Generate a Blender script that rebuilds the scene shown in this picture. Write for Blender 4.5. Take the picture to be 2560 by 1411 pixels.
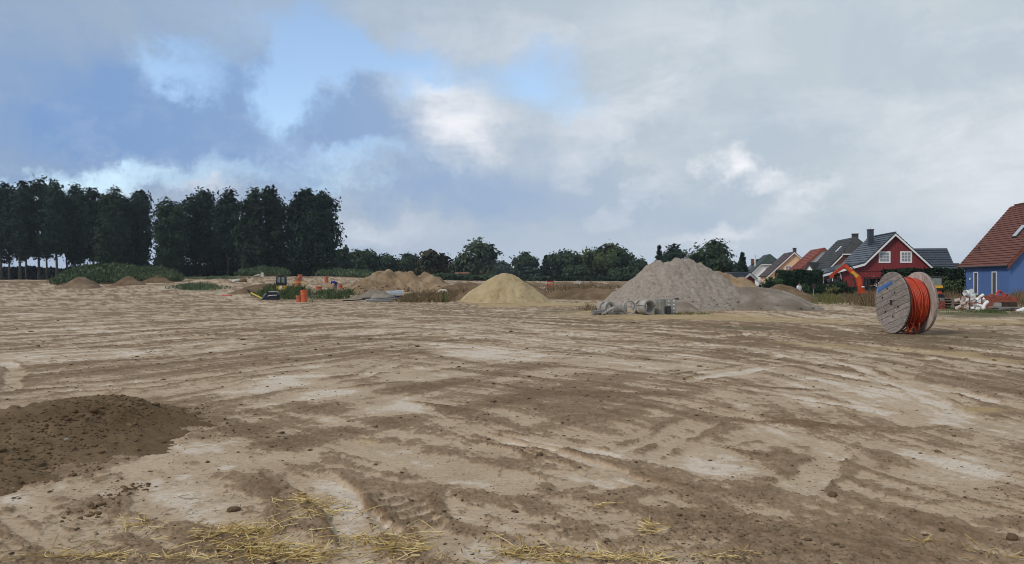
import bpy, bmesh, math, random
import numpy as np
from mathutils import Vector, Matrix

for o in list(bpy.data.objects):
    bpy.data.objects.remove(o, do_unlink=True)
scene = bpy.context.scene
COL = scene.collection
random.seed(7)
R = math.radians

# ------------------------------------------------------------------ camera
F_PX, CX, HY, EYE = 1850.0, 1280.0, 700.0, 1.6      # focal length, image centre x, horizon row, eye height
cam = bpy.data.cameras.new('camera')
cam.sensor_width = 36.0
cam.lens = F_PX / 2560 * 36.0
cam.shift_y = -(705.5 - HY) / 2560
cam.clip_start, cam.clip_end = 0.1, 3000
camo = bpy.data.objects.new('camera', cam)
camo.location = (0, 0, EYE)
camo.rotation_euler = (R(90), 0, 0)
COL.objects.link(camo)
scene.camera = camo

# ------------------------------------------------------------------ render / exposure
scene.render.engine = 'CYCLES'
scene.cycles.use_denoising = True
try:
    scene.cycles.denoising_prefilter = "ACCURATE"; scene.cycles.denoising_input_passes = "RGB_ALBEDO_NORMAL"
except Exception:
    pass
scene.cycles.filter_width = 1.0
try:
    scene.cycles.denoiser = 'OPENIMAGEDENOISE'
except Exception:
    pass
scene.cycles.max_bounces = 6
scene.cycles.transparent_max_bounces = 8
scene.cycles.volume_bounces = 0
vs = scene.view_settings
vs.view_transform = 'Standard'
vs.look = 'None'
vs.gamma = 1.0
vs.use_curve_mapping = False
vs.exposure = 0.5

# ------------------------------------------------------------------ sun
SUN_EL, SUN_AZ = 40.0, 236.0       # azimuth clockwise from the view direction (+Y): from the left and behind
sl = bpy.data.lights.new('sun', 'SUN')
sl.energy = 1.5
sl.angle = R(11)
sl.color = (1.0, 0.93, 0.84)
so = bpy.data.objects.new('sun', sl)
sd = Vector((math.sin(R(SUN_AZ)) * math.cos(R(SUN_EL)), math.cos(R(SUN_AZ)) * math.cos(R(SUN_EL)), math.sin(R(SUN_EL))))
so.rotation_euler = (-sd).to_track_quat('-Z', 'Y').to_euler()
so.location = (-30, -20, 40)
COL.objects.link(so)

# ------------------------------------------------------------------ sky: clear sky seen through holes in a cloud deck
def azel(px, py):
    a = math.atan((px - CX) / F_PX)
    return a, math.atan((HY - py) / F_PX * math.cos(a))

def build_sky():
    w = bpy.data.worlds.new('World')
    scene.world = w
    w.use_nodes = True
    nt = w.node_tree
    N, L = nt.nodes, nt.links
    N.clear()
    def node(t, **kw):
        n = N.new(t)
        for k, v in kw.items():
            setattr(n, k, v)
        return n
    def val(sock, v):
        if hasattr(v, 'is_linked') or isinstance(v, bpy.types.NodeSocket):
            L.new(v, sock)
        else:
            sock.default_value = v
    def math_(op, a, b=0.0, c=0.0):
        n = node('ShaderNodeMath', operation=op)
        val(n.inputs[0], a); val(n.inputs[1], b); val(n.inputs[2], c)
        return n.outputs[0]
    def vmath(op, a, b=(0, 0, 0)):
        n = node('ShaderNodeVectorMath', operation=op)
        val(n.inputs[0], a); val(n.inputs[1], b)
        return n.outputs['Value'] if op in ('LENGTH', 'DOT_PRODUCT') else n.outputs[0]
    def scale(a, s):
        n = node('ShaderNodeVectorMath', operation='SCALE')
        val(n.inputs[0], a); val(n.inputs['Scale'], s)
        return n.outputs[0]
    def rng(v, a, b, c=0.0, d=1.0, smooth=True):
        n = node('ShaderNodeMapRange', interpolation_type='SMOOTHSTEP' if smooth else 'LINEAR')
        val(n.inputs[0], v)
        for i, q in enumerate((a, b, c, d)):
            n.inputs[i + 1].default_value = q
        return n.outputs[0]
    def noise(vec, sc, det=6.0, rough=0.55, dist=0.0):
        n = node('ShaderNodeTexNoise')
        L.new(vec, n.inputs['Vector'])
        n.inputs['Scale'].default_value = sc
        n.inputs['Detail'].default_value = det
        n.inputs['Roughness'].default_value = rough
        n.inputs['Distortion'].default_value = dist
        return n
    def mixc(f, a, b):
        n = node('ShaderNodeMix', data_type='RGBA')
        val(n.inputs[0], f)
        for s, v in ((n.inputs[6], a), (n.inputs[7], b)):
            if isinstance(v, tuple):
                s.default_value = (*v, 1)
            else:
                L.new(v, s)
        return n.outputs[2]
    tc = node('ShaderNodeTexCoord')
    d = tc.outputs['Generated']
    sp = node('ShaderNodeSeparateXYZ'); L.new(d, sp.inputs[0])
    x, y, z = sp.outputs
    zc = math_('MAXIMUM', z, 0.0)
    az = math_('ARCTAN2', x, y)
    el = math_('ARCSINE', z)
    cmb = node('ShaderNodeCombineXYZ'); L.new(az, cmb.inputs[0]); L.new(el, cmb.inputs[1])
    A0 = cmb.outputs[0]
    # cloud plane coordinates (perspective of a layer overhead)
    zz = math_('ADD', zc, 0.16)
    cp = node('ShaderNodeCombineXYZ')
    L.new(math_('DIVIDE', x, zz), cp.inputs[0]); L.new(math_('DIVIDE', y, zz), cp.inputs[1])
    plane = cp.outputs[0]
    # warp of the directions so that cloud edges curl
    w1 = noise(A0, 5.0, 6.0, 0.62)
    w2 = noise(A0, 19.0, 6.0, 0.66)
    warp = scale(vmath('SUBTRACT', w1.outputs['Color'], (0.5, 0.5, 0.5)), 0.13)
    warp2 = scale(vmath('SUBTRACT', w2.outputs['Color'], (0.5, 0.5, 0.5)), 0.085)
    A = vmath('ADD', vmath('ADD', A0, warp), warp2)
    def blobs(lst):
        acc = None
        for (px, py, rx, ry, rot, amp) in lst:
            a, e = azel(px, py)
            v = vmath('SUBTRACT', A, (a, e, 0))
            if rot:
                r = node('ShaderNodeVectorRotate', rotation_type='Z_AXIS')
                L.new(v, r.inputs['Vector']); r.inputs['Angle'].default_value = R(-rot)
                v = r.outputs[0]
            v = vmath('MULTIPLY', v, (F_PX / rx, F_PX / ry, 0))
            m = rng(vmath('LENGTH', v), 1.6, 0.0)
            t = math_('MULTIPLY', m, amp)
            acc = t if acc is None else math_('ADD', acc, t)
        return acc
    hole = blobs([(790, 135, 110, 130, -15, 0.85), (700, 235, 60, 95, -15, 1.1), (450, 195, 130, 60, 0, 1.0), (980, 180, 200, 66, 0, 0.9),
                  (1330, 190, 150, 90, 10, 0.85), (600, 60, 200, 90, 0, 0.55), (640, 425, 620, 38, 2, 0.45), (120, 425, 260, 34, 0, 0.38),
                  (1440, 290, 130, 50, 10, 0.5), (900, 375, 200, 30, 0, 0.5), (300, 450, 280, 30, 0, 0.22)])
    dark = blobs([(480, 280, 360, 130, 0, 0.9), (860, 300, 230, 90, 0, 0.85), (640, 350, 420, 60, 0, 0.5), (560, 225, 120, 70, 0, 0.5),
                  (200, 320, 330, 120, 0, 0.45), (1260, 450, 260, 90, 0, 0.55), (900, 450, 320, 50, 0, 0.45), (1080, 510, 300, 60, 0, 0.3),
                  (1500, 520, 400, 60, 0, 0.25), (1950, 330, 500, 120, 10, 0.22), (1900, 520, 420, 60, 5, 0.25)])
    bright = blobs([(1140, 275, 150, 75, -10, 0.7), (1090, 215, 60, 30, 0, 0.5), (1130, 360, 90, 60, 0, 0.6), (1820, 415, 48, 40, 20, 1.1),
                    (1925, 455, 55, 34, 0, 0.8), (2000, 500, 80, 26, 30, 0.8), (1560, 290, 190, 80, 25, 0.5), (1480, 400, 130, 40, 30, 0.3),
                    (2510, 400, 260, 120, 0, 0.6), (1800, 588, 160, 22, 5, 0.6), (1580, 490, 130, 34, 20, 0.4), (930, 575, 150, 34, 0, 0.5),
                    (520, 468, 60, 18, 0, 0.6), (1250, 100, 240, 60, 0, 0.25), (1700, 120, 400, 120, 15, 0.2), (2250, 250, 400, 120, 15, 0.12)])
    nb = noise(plane, 0.9, 9.0, 0.62, 0.5)           # broad billows of the deck
    nf = noise(A, 9.0, 9.0, 0.66, 0.4)
    mp = node('ShaderNodeMapping'); L.new(A0, mp.inputs[0]); mp.inputs['Rotation'].default_value = (0, 0, R(-28)); mp.inputs['Scale'].default_value = (5.0, 17.0, 1.0)
    ns = noise(mp.outputs[0], 1.0, 7.0, 0.62, 0.5)      # wind-drawn streaks
    streak = math_('MULTIPLY', math_('SUBTRACT', ns.outputs[0], 0.5), 1.0)
    tex = math_('ADD', math_('MULTIPLY', math_('SUBTRACT', nb.outputs[0], 0.5), 0.75), math_('MULTIPLY', math_('SUBTRACT', nf.outputs[0], 0.5), 0.95))
    side = rng(az, -0.75, 0.45)                        # bluer shade on the left, greyer and lighter to the right
    base = mixc(side, (0.30, 0.40, 0.555), (0.525, 0.595, 0.65))
    darkc = mixc(side, (0.19, 0.33, 0.60), (0.38, 0.48, 0.63))
    f_dark = rng(math_('ADD', dark, math_('MULTIPLY', tex, -1.0)), 0.02, 1.0, 0.0, 1.0, False)
    c = mixc(f_dark, base, darkc)
    f_br = math_('ADD', math_('MULTIPLY', bright, math_('ADD', 0.75, math_('MULTIPLY', streak, 2.2))), math_('ADD', math_('MULTIPLY', tex, 0.45), math_('MULTIPLY', streak, math_('ADD', 0.25, math_('MULTIPLY', side, 0.40)))))
    f_br = rng(f_br, 0.0, 1.15, 0.0, 1.0, False)
    c = mixc(f_br, c, (0.90, 0.91, 0.95))
    hz = rng(el, 0.10, 0.0)
    c = mixc(math_('MULTIPLY', hz, 0.45), c, (0.47, 0.55, 0.70))
    f_hole = rng(math_('ADD', math_('ADD', hole, math_('MULTIPLY', streak, -0.5)), math_('MULTIPLY', tex, 0.9)), 0.12, 1.05)
    f_hole = math_('MULTIPLY', f_hole, 0.88)
    sky = node('ShaderNodeTexSky', sky_type='NISHITA')
    sky.sun_disc = False
    sky.sun_elevation = R(SUN_EL)
    sky.sun_rotation = R(SUN_AZ)
    sky.air_density = 1.0
    sky.dust_density = 0.6
    b1 = node('ShaderNodeBackground'); L.new(sky.outputs[0], b1.inputs[0]); b1.inputs[1].default_value = 0.15
    b2 = node('ShaderNodeBackground'); L.new(c, b2.inputs[0]); b2.inputs[1].default_value = 0.74
    mx = node('ShaderNodeMixShader'); L.new(f_hole, mx.inputs[0]); L.new(b2.outputs[0], mx.inputs[1]); L.new(b1.outputs[0], mx.inputs[2])
    out = node('ShaderNodeOutputWorld'); L.new(mx.outputs[0], out.inputs[0])
build_sky()

# ------------------------------------------------------------------ numeric noise
def _hash(ix, iy, seed):
    h = (ix * 374761393 + iy * 668265263 + seed * 974634777) & 0xffffffff
    h = ((h ^ (h >> 13)) * 1274126177) & 0xffffffff
    h = h ^ (h >> 16)
    return (h & 0xffffff) / float(0xffffff)
def vnoise(x, y, seed=0):
    x = np.asarray(x, float); y = np.asarray(y, float)
    ix = np.floor(x).astype(np.int64); iy = np.floor(y).astype(np.int64)
    fx = x - ix; fy = y - iy
    fx = fx * fx * fx * (fx * (fx * 6 - 15) + 10); fy = fy * fy * fy * (fy * (fy * 6 - 15) + 10)
    a = _hash(ix, iy, seed); b = _hash(ix + 1, iy, seed); c = _hash(ix, iy + 1, seed); d = _hash(ix + 1, iy + 1, seed)
    return (a + (b - a) * fx) * (1 - fy) + (c + (d - c) * fx) * fy
def fbm(x, y, octv=4, seed=0, gain=0.5):
    s = 0.0; a = 1.0; t = 0.0
    for i in range(octv):
        s = s + a * (vnoise(x, y, seed + i * 17) * 2 - 1)
        t += a; a *= gain
        x, y = x * 1.93 + y * 0.61 + 5.2, y * 1.93 - x * 0.61 + 1.7
    return s / t * 1.4
def worley(x, y, seed=0):
    """distance to the border between nearest cell points (0 on a crack)"""
    ix = np.floor(x).astype(np.int64); iy = np.floor(y).astype(np.int64)
    f1 = np.full(x.shape, 9.0); f2 = np.full(x.shape, 9.0)
    for dx in (-1, 0, 1):
        for dy in (-1, 0, 1):
            cx, cy = ix + dx, iy + dy
            d = np.hypot(cx + _hash(cx, cy, seed) - x, cy + _hash(cx, cy, seed + 101) - y)
            f2 = np.where(d < f1, f1, np.minimum(f2, d)); f1 = np.minimum(f1, d)
    return f2 - f1
def sstep(a, b, v):
    t = np.clip((np.asarray(v, float) - a) / (b - a), 0, 1)
    return t * t * (3 - 2 * t)

# ------------------------------------------------------------------ terrain and the pixel -> ground conversion
def terr(X, Y):
    X = np.asarray(X, float); Y = np.asarray(Y, float)
    s = CX + F_PX * X / np.maximum(Y, 20.0)
    A = np.interp(s, [-600, 0, 170, 420, 560, 850, 1000, 1300, 1600, 1760, 1950, 3000], [1.5, 1.55, 1.6, 1.95, 2.35, 2.2, 1.6, 1.3, 1.2, 0.7, 0.25, 0.0])
    return A * sstep(58, 150, Y)
def GV(px, py):
    """ground points under many pixels at once: march along the rays, then refine"""
    px = np.asarray(px, float); py = np.asarray(py, float)
    s = (px - CX) / F_PX; k = (py - HY) / F_PX
    f = lambda Y: EYE - k * Y - terr(s * Y, Y)
    lo = np.full_like(px, 2.0); hi = np.full_like(px, 400.0); done = np.zeros(px.shape, bool)
    Yp = 2.0
    while Yp < 400:
        Yn = Yp * 1.03
        hit = (~done) & (f(np.full_like(px, Yn)) < 0)
        lo = np.where(hit, Yp, lo); hi = np.where(hit, Yn, hi); done |= hit
        if done.all(): break
        Yp = Yn
    for i in range(24):
        m = (lo + hi) / 2
        up = f(m) > 0
        lo = np.where(up, m, lo); hi = np.where(up, hi, m)
    return np.stack([s * lo, lo, terr(s * lo, lo)], -1)
def G(px, py):
    return Vector(GV(np.array([px]), np.array([py]))[0])
def P(px, Y, dz=0.0):
    X = (px - CX) / F_PX * Y
    return Vector((X, Y, float(terr(X, Y)) + dz))
def Z(py, Y):
    return EYE - (py - HY) / F_PX * Y
def XP(px, Y):
    return (px - CX) / F_PX * Y

# ------------------------------------------------------------------ materials
MATS = {}
def new_mat(name):
    m = bpy.data.materials.new(name)
    m.use_nodes = True
    nt = m.node_tree
    nt.nodes.clear()
    out = nt.nodes.new('ShaderNodeOutputMaterial')
    b = nt.nodes.new('ShaderNodeBsdfPrincipled')
    nt.links.new(b.outputs[0], out.inputs[0])
    MATS[name] = m
    return m, nt, b
def tnoise(nt, scale, detail=5.0, rough=0.6, vec=None, coords='Object', stretch=None, dist=0.0):
    n = nt.nodes.new('ShaderNodeTexNoise')
    n.inputs['Scale'].default_value = scale
    n.inputs['Detail'].default_value = detail
    n.inputs['Roughness'].default_value = rough
    n.inputs['Distortion'].default_value = dist
    if vec is None:
        tc = nt.nodes.new('ShaderNodeTexCoord')
        vec = tc.outputs[coords]
    if stretch:
        mp = nt.nodes.new('ShaderNodeMapping')
        mp.inputs['Scale'].default_value = stretch
        nt.links.new(vec, mp.inputs[0]); vec = mp.outputs[0]
    nt.links.new(vec, n.inputs['Vector'])
    return n.outputs[0]
def ramp(nt, fac, stops):
    r = nt.nodes.new('ShaderNodeValToRGB')
    e = r.color_ramp.elements
    while len(e) < len(stops):
        e.new(0.5)
    for el, (p, c) in zip(e, stops):
        el.position = p; el.color = (*c, 1)
    nt.links.new(fac, r.inputs[0])
    return r.outputs[0]
def bump(nt, b, h, strength=0.3, dist=0.02):
    n = nt.nodes.new('ShaderNodeBump')
    n.inputs['Strength'].default_value = strength
    n.inputs['Distance'].default_value = dist
    nt.links.new(h, n.inputs['Height'])
    nt.links.new(n.outputs[0], b.inputs['Normal'])
def mixn(nt, f, a, b, mode='MIX'):
    n = nt.nodes.new('ShaderNodeMix'); n.data_type = 'RGBA'; n.blend_type = mode
    for s, v in ((n.inputs[0], f), (n.inputs[6], a), (n.inputs[7], b)):
        if isinstance(v, (float, int)): s.default_value = v
        elif isinstance(v, tuple): s.default_value = (*v, 1)
        else: nt.links.new(v, s)
    return n.outputs[2]
def plain(name, c, rough=0.6, var=0.18, scale=6.0, bmp=0.15, metallic=0.0, stretch=None, spec=0.3, bdist=0.01):
    m, nt, b = new_mat(name)
    n = tnoise(nt, scale, stretch=stretch)
    lo = tuple(x * (1 - var) for x in c); hi = tuple(min(1, x * (1 + var)) for x in c)
    nt.links.new(ramp(nt, n, [(0.3, lo), (0.7, hi)]), b.inputs['Base Color'])
    b.inputs['Roughness'].default_value = rough
    b.inputs['Metallic'].default_value = metallic
    b.inputs['Specular IOR Level'].default_value = spec
    if bmp:
        bump(nt, b, tnoise(nt, scale * 5, stretch=stretch), bmp, bdist)
    return m
def soil(name, c1, c2, c3, scale=0.8, bmp=0.6, fine=14.0, bdist=0.05):
    m, nt, b = new_mat(name)
    n1 = tnoise(nt, scale, 6.0, 0.6, dist=0.4)
    n2 = tnoise(nt, fine, 6.0, 0.7)
    col = ramp(nt, n1, [(0.32, c1), (0.5, c2), (0.68, c3)])
    col = mixn(nt, 0.55, col, ramp(nt, n2, [(0.3, (0.55, 0.55, 0.55)), (0.62, (1.0, 1.0, 1.0))]), 'MULTIPLY')
    nt.links.new(col, b.inputs['Base Color'])
    b.inputs['Roughness'].default_value = 0.95
    b.inputs['Specular IOR Level'].default_value = 0.1
    bump(nt, b, n2, bmp, bdist)
    return m
def leafmat(name, c1, c2, c3, scale=0.35, indiv=.28):
    m, nt, b = new_mat(name)
    g = nt.nodes.new('ShaderNodeNewGeometry')
    n1 = tnoise(nt, scale, 3.0, 0.6)
    r = nt.nodes.new('ShaderNodeMath'); r.operation = 'MULTIPLY_ADD'
    nt.links.new(g.outputs['Random Per Island'], r.inputs[0]); r.inputs[1].default_value = indiv
    a = nt.nodes.new('ShaderNodeMath'); a.operation = 'MULTIPLY_ADD'
    nt.links.new(n1, a.inputs[0]); a.inputs[1].default_value = 1.3; a.inputs[2].default_value = -0.13 - indiv / 2
    nt.links.new(a.outputs[0], r.inputs[2])
    nt.links.new(ramp(nt, r.outputs[0], [(0.1, c1), (0.5, c2), (0.9, c3)]), b.inputs['Base Color'])
    b.inputs['Roughness'].default_value = 0.9
    b.inputs['Specular IOR Level'].default_value = 0.03
    return m
def glass(name, c=(0.05, 0.06, 0.07), rough=0.08):
    m, nt, b = new_mat(name)
    n = tnoise(nt, 2.0)
    nt.links.new(ramp(nt, n, [(0.3, tuple(x * 0.7 for x in c)), (0.7, c)]), b.inputs['Base Color'])
    b.inputs['Roughness'].default_value = rough
    b.inputs['Specular IOR Level'].default_value = 0.6
    return m

M = {}
M['pop'] = leafmat('poplar_leaf', (0.010, 0.020, 0.017), (0.022, 0.039, 0.027), (0.036, 0.057, 0.034), 0.25)
M['pop2'] = leafmat('poplar_leaf_warm', (0.013, 0.024, 0.017), (0.027, 0.044, 0.026), (0.046, 0.066, 0.034), 0.25)
M['tree_a'] = leafmat('broadleaf_dark', (0.014, 0.028, 0.02), (0.035, 0.055, 0.032), (0.065, 0.09, 0.045), 0.3)
M['tree_b'] = leafmat('broadleaf_light', (0.03, 0.05, 0.024), (0.065, 0.09, 0.038), (0.11, 0.13, 0.055), 0.3)
M['tree_c'] = leafmat('willow_leaf', (0.03, 0.048, 0.032), (0.06, 0.082, 0.05), (0.095, 0.115, 0.07), 0.3)
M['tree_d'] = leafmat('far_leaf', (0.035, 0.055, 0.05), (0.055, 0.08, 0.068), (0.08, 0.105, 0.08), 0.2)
M['tree_e'] = leafmat('reddish_leaf', (0.02, 0.026, 0.018), (0.042, 0.046, 0.028), (0.075, 0.065, 0.04), 0.35)
M['con'] = leafmat('conifer_needle', (0.012, 0.026, 0.02), (0.026, 0.044, 0.034), (0.045, 0.066, 0.05), 0.6)
M['hedge'] = leafmat('hedge_leaf', (0.008, 0.02, 0.013), (0.02, 0.038, 0.02), (0.038, 0.06, 0.03), 0.8)
M['bush'] = leafmat('bush_leaf', (0.025, 0.05, 0.02), (0.055, 0.09, 0.035), (0.09, 0.13, 0.05), 0.8)
M['weed'] = leafmat('weed_leaf', (0.04, 0.062, 0.028), (0.075, 0.105, 0.045), (0.13, 0.155, 0.075), 0.5)
M['weedb'] = leafmat('weed_leaf_bluish', (0.05, 0.078, 0.042), (0.09, 0.128, 0.066), (0.145, 0.18, 0.095), 0.25)
M['dry'] = leafmat('dry_grass_blade', (0.10, 0.07, 0.04), (0.165, 0.118, 0.066), (0.25, 0.185, 0.105), 0.4)
M['drygreen'] = leafmat('olive_grass_blade', (0.075, 0.08, 0.03), (0.14, 0.135, 0.055), (0.22, 0.20, 0.09), 0.4)
M['lawn'] = leafmat('lawn_blade', (0.04, 0.065, 0.02), (0.075, 0.105, 0.035), (0.12, 0.15, 0.06), 0.6)
M['straw'] = leafmat('straw', (0.17, 0.105, 0.04), (0.44, 0.30, 0.105), (0.70, 0.55, 0.28), 6.0, .75)
M['twig'] = leafmat('old_straw', (0.10, 0.07, 0.035), (0.19, 0.14, 0.075), (0.36, 0.29, 0.18), 2.0)
M['bark'] = plain('bark', (0.075, 0.07, 0.055), 0.95, 0.35, 3.0, 0.5, stretch=(1, 1, 0.2))
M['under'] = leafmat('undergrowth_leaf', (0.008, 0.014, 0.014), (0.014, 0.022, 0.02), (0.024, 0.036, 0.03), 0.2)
M['conc'] = soil('concrete', (0.265, 0.25, 0.222), (0.36, 0.342, 0.307), (0.45, 0.43, 0.39), 2.5, 0.25, 30, 0.01)
M['conc_d'] = soil('concrete_damp', (0.16, 0.152, 0.138), (0.23, 0.22, 0.20), (0.30, 0.29, 0.265), 2.5, 0.25, 30, 0.01)
M['yellow_sand'] = soil('yellow_sand', (0.345, 0.255, 0.135), (0.42, 0.32, 0.18), (0.48, 0.375, 0.22), 0.9, 0.4, 9, 0.05)
M['grey_sand'] = soil('grey_sand', (0.29, 0.243, 0.196), (0.35, 0.297, 0.243), (0.41, 0.352, 0.293), 4.5, 0.9, 8, 0.10)
M['grey_brown'] = soil('grey_brown_sand', (0.15, 0.12, 0.09), (0.22, 0.18, 0.14), (0.33, 0.29, 0.24), 0.55, 0.35, 12, 0.06)
M['ochre'] = soil('ochre_soil', (0.20, 0.132, 0.075), (0.29, 0.20, 0.118), (0.37, 0.27, 0.17), 0.6, 0.6, 5, 0.1)
M['brown'] = soil('brown_soil', (0.115, 0.075, 0.042), (0.17, 0.112, 0.064), (0.23, 0.16, 0.095), 0.8, 0.7, 6, 0.1)
M['ridge'] = soil('field_soil', (0.14, 0.092, 0.054), (0.20, 0.14, 0.088), (0.27, 0.195, 0.13), 0.4, 0.6, 5, 0.1)
M['dark_soil'] = soil('dark_loam', (0.115, 0.073, 0.038), (0.165, 0.108, 0.059), (0.215, 0.145, 0.083), 2.2, 0.8, 40, 0.02)
M['stone'] = soil('stone', (0.24, 0.21, 0.17), (0.36, 0.32, 0.27), (0.50, 0.46, 0.40), 3.0, 0.3, 20, 0.02)
M['clod'] = soil('clod', (0.08, 0.053, 0.03), (0.14, 0.095, 0.057), (0.23, 0.165, 0.105), 1.2, 0.5, 60, 0.01)
M['orange'] = plain('orange_plastic', (0.56, 0.125, 0.045), 0.45, 0.12, 3.0, 0.05)
M['orange_d'] = plain('orange_plastic_dull', (0.42, 0.12, 0.065), 0.6, 0.12, 3.0, 0.05)
M['cable'] = plain('cable_orange', (0.42, 0.05, 0.018), 0.42, 0.22, 5.0, 0.05)
M['black'] = plain('black_rubber', (0.018, 0.018, 0.02), 0.6, 0.3, 5.0, 0.1)
M['steel'] = plain('dark_steel', (0.06, 0.06, 0.065), 0.5, 0.3, 8.0, 0.1, 0.5)
M['grey'] = plain('grey_sheet', (0.30, 0.32, 0.34), 0.5, 0.15, 3.0, 0.1)
M['white'] = plain('white_paint', (0.78, 0.78, 0.77), 0.5, 0.06, 4.0, 0.05)
M['pvc'] = plain('white_pvc', (0.74, 0.75, 0.73), 0.45, 0.10, 5.0, 0.05)
M['pvc_p'] = plain('dusty_pvc', (0.46, 0.38, 0.34), 0.6, 0.18, 6.0, 0.05)
M['machine_o'] = plain('machine_orange', (0.62, 0.085, 0.022), 0.4, 0.14, 3.0, 0.05)
M['machine_r'] = plain('machine_red', (0.42, 0.05, 0.02), 0.45, 0.18, 3.0, 0.05)
M['machine_y'] = plain('machine_yellow', (0.66, 0.40, 0.05), 0.45, 0.1, 3.0, 0.05)
M['yellow'] = plain('bright_yellow', (0.70, 0.55, 0.06), 0.5, 0.1, 5.0, 0.05)
M['blue'] = plain('blue_cloth', (0.018, 0.035, 0.30), 0.8, 0.2, 8.0, 0.2)
M['bluebox'] = plain('blue_plastic', (0.02, 0.045, 0.14), 0.5, 0.2, 5.0, 0.1)
M['skin'] = plain('skin', (0.42, 0.25, 0.18), 0.6, 0.1, 8.0, 0.0)
M['cloth_w'] = plain('white_cloth', (0.68, 0.69, 0.72), 0.85, 0.08, 8.0, 0.2)
M['cloth_d'] = plain('dark_cloth', (0.05, 0.05, 0.065), 0.9, 0.2, 8.0, 0.2)
M['hair'] = plain('hair', (0.04, 0.028, 0.02), 0.7, 0.2, 20.0, 0.2)
M['glass'] = glass('window_glass', (0.10, 0.12, 0.15))
M['glass_l'] = glass('curtained_glass', (0.30, 0.33, 0.36), 0.2)
M['glass_d'] = glass('cab_glass', (0.03, 0.035, 0.04))
M['skylight'] = glass('skylight_glass', (0.5, 0.55, 0.6), 0.1)
M['tile_d'] = plain('anthracite_tile', (0.042, 0.052, 0.068), 0.4, 0.25, 2.5, 0.3, spec=0.4)
M['tile_r'] = plain('red_brown_tile', (0.16, 0.055, 0.035), 0.7, 0.25, 2.5, 0.3)
M['tile_r2'] = plain('brick_red_tile', (0.24, 0.06, 0.035), 0.7, 0.25, 2.5, 0.3)
M['tile_b'] = plain('dark_brown_tile', (0.075, 0.045, 0.042), 0.6, 0.25, 2.5, 0.3)
M['tile_g'] = plain('green_black_tile', (0.030, 0.045, 0.038), 0.6, 0.3, 2.0, 0.3)
M['tile_n'] = plain('weathered_black_tile', (0.046, 0.045, 0.042), 0.7, 0.35, 1.6, 0.3)
M['blue_wall'] = plain('blue_render', (0.085, 0.158, 0.355), 0.85, 0.06, 0.6, 0.1)
M['beige_wall'] = plain('beige_render', (0.78, 0.55, 0.33), 0.85, 0.05, 1.0, 0.1)
M['white_wall'] = plain('white_render', (0.80, 0.80, 0.79), 0.85, 0.05, 1.0, 0.1)
M['brick'] = plain('red_brick', (0.21, 0.085, 0.055), 0.9, 0.3, 6.0, 0.3)
M['darkwood'] = plain('dark_wood', (0.045, 0.03, 0.022), 0.8, 0.3, 4.0, 0.2)
M['rust'] = plain('rusty_red_steel', (0.24, 0.065, 0.04), 0.75, 0.35, 7.0, 0.2)
M['redplastic'] = plain('red_plastic', (0.45, 0.045, 0.04), 0.5, 0.15, 5.0, 0.05)
M['bag'] = plain('cream_woven_bag', (0.62, 0.57, 0.46), 0.85, 0.12, 6.0, 0.3)
M['tarp'] = plain('pale_tarp', (0.52, 0.50, 0.45), 0.7, 0.15, 4.0, 0.2)

def woodmat(name, c1, c2, c3, axis=(1.2, 9, 9)):
    m, nt, b = new_mat(name)
    oi = nt.nodes.new('ShaderNodeObjectInfo')
    tc = nt.nodes.new('ShaderNodeTexCoord')
    off = nt.nodes.new('ShaderNodeVectorMath'); off.operation = 'MULTIPLY_ADD'
    cm = nt.nodes.new('ShaderNodeCombineXYZ')
    for i in range(3):
        nt.links.new(oi.outputs['Random'], cm.inputs[i])
    nt.links.new(cm.outputs[0], off.inputs[0]); off.inputs[1].default_value = (37, 53, 71)
    nt.links.new(tc.outputs['Object'], off.inputs[2])
    n = tnoise(nt, 2.0, 6.0, 0.65, vec=off.outputs[0], stretch=axis, dist=0.6)
    n2 = tnoise(nt, 6.0, 4.0, 0.7, vec=off.outputs[0])
    col = ramp(nt, n, [(0.3, c1), (0.5, c2), (0.7, c3)])
    col = mixn(nt, 0.35, col, ramp(nt, n2, [(0.35, (0.55, 0.52, 0.5)), (0.65, (1, 1, 1))]), 'MULTIPLY')
    v = nt.nodes.new('ShaderNodeMapRange'); nt.links.new(oi.outputs['Random'], v.inputs[0]); v.inputs[3].default_value = 0.78; v.inputs[4].default_value = 1.12
    hs = nt.nodes.new('ShaderNodeHueSaturation'); nt.links.new(col, hs.inputs['Color']); nt.links.new(v.outputs[0], hs.inputs['Value'])
    nt.links.new(hs.outputs[0], b.inputs['Base Color'])
    b.inputs['Roughness'].default_value = 0.85
    b.inputs['Specular IOR Level'].default_value = 0.2
    bump(nt, b, n, 0.35, 0.01)
    return m
M['drumwood'] = woodmat('weathered_plank', (0.165, 0.137, 0.118), (0.295, 0.25, 0.218), (0.41, 0.36, 0.318), (3, 3, 14))
M['drumwood_v'] = woodmat('paler_plank', (0.36, 0.285, 0.24), (0.50, 0.415, 0.355), (0.60, 0.52, 0.46), (9, 9, 1.2))
M['palletwood'] = woodmat('pallet_wood', (0.16, 0.12, 0.095), (0.25, 0.20, 0.16), (0.33, 0.27, 0.22), (1.2, 9, 9))
M['plank'] = woodmat('grey_plank', (0.17, 0.16, 0.15), (0.27, 0.255, 0.235), (0.36, 0.34, 0.32), (1.2, 9, 9))

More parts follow.
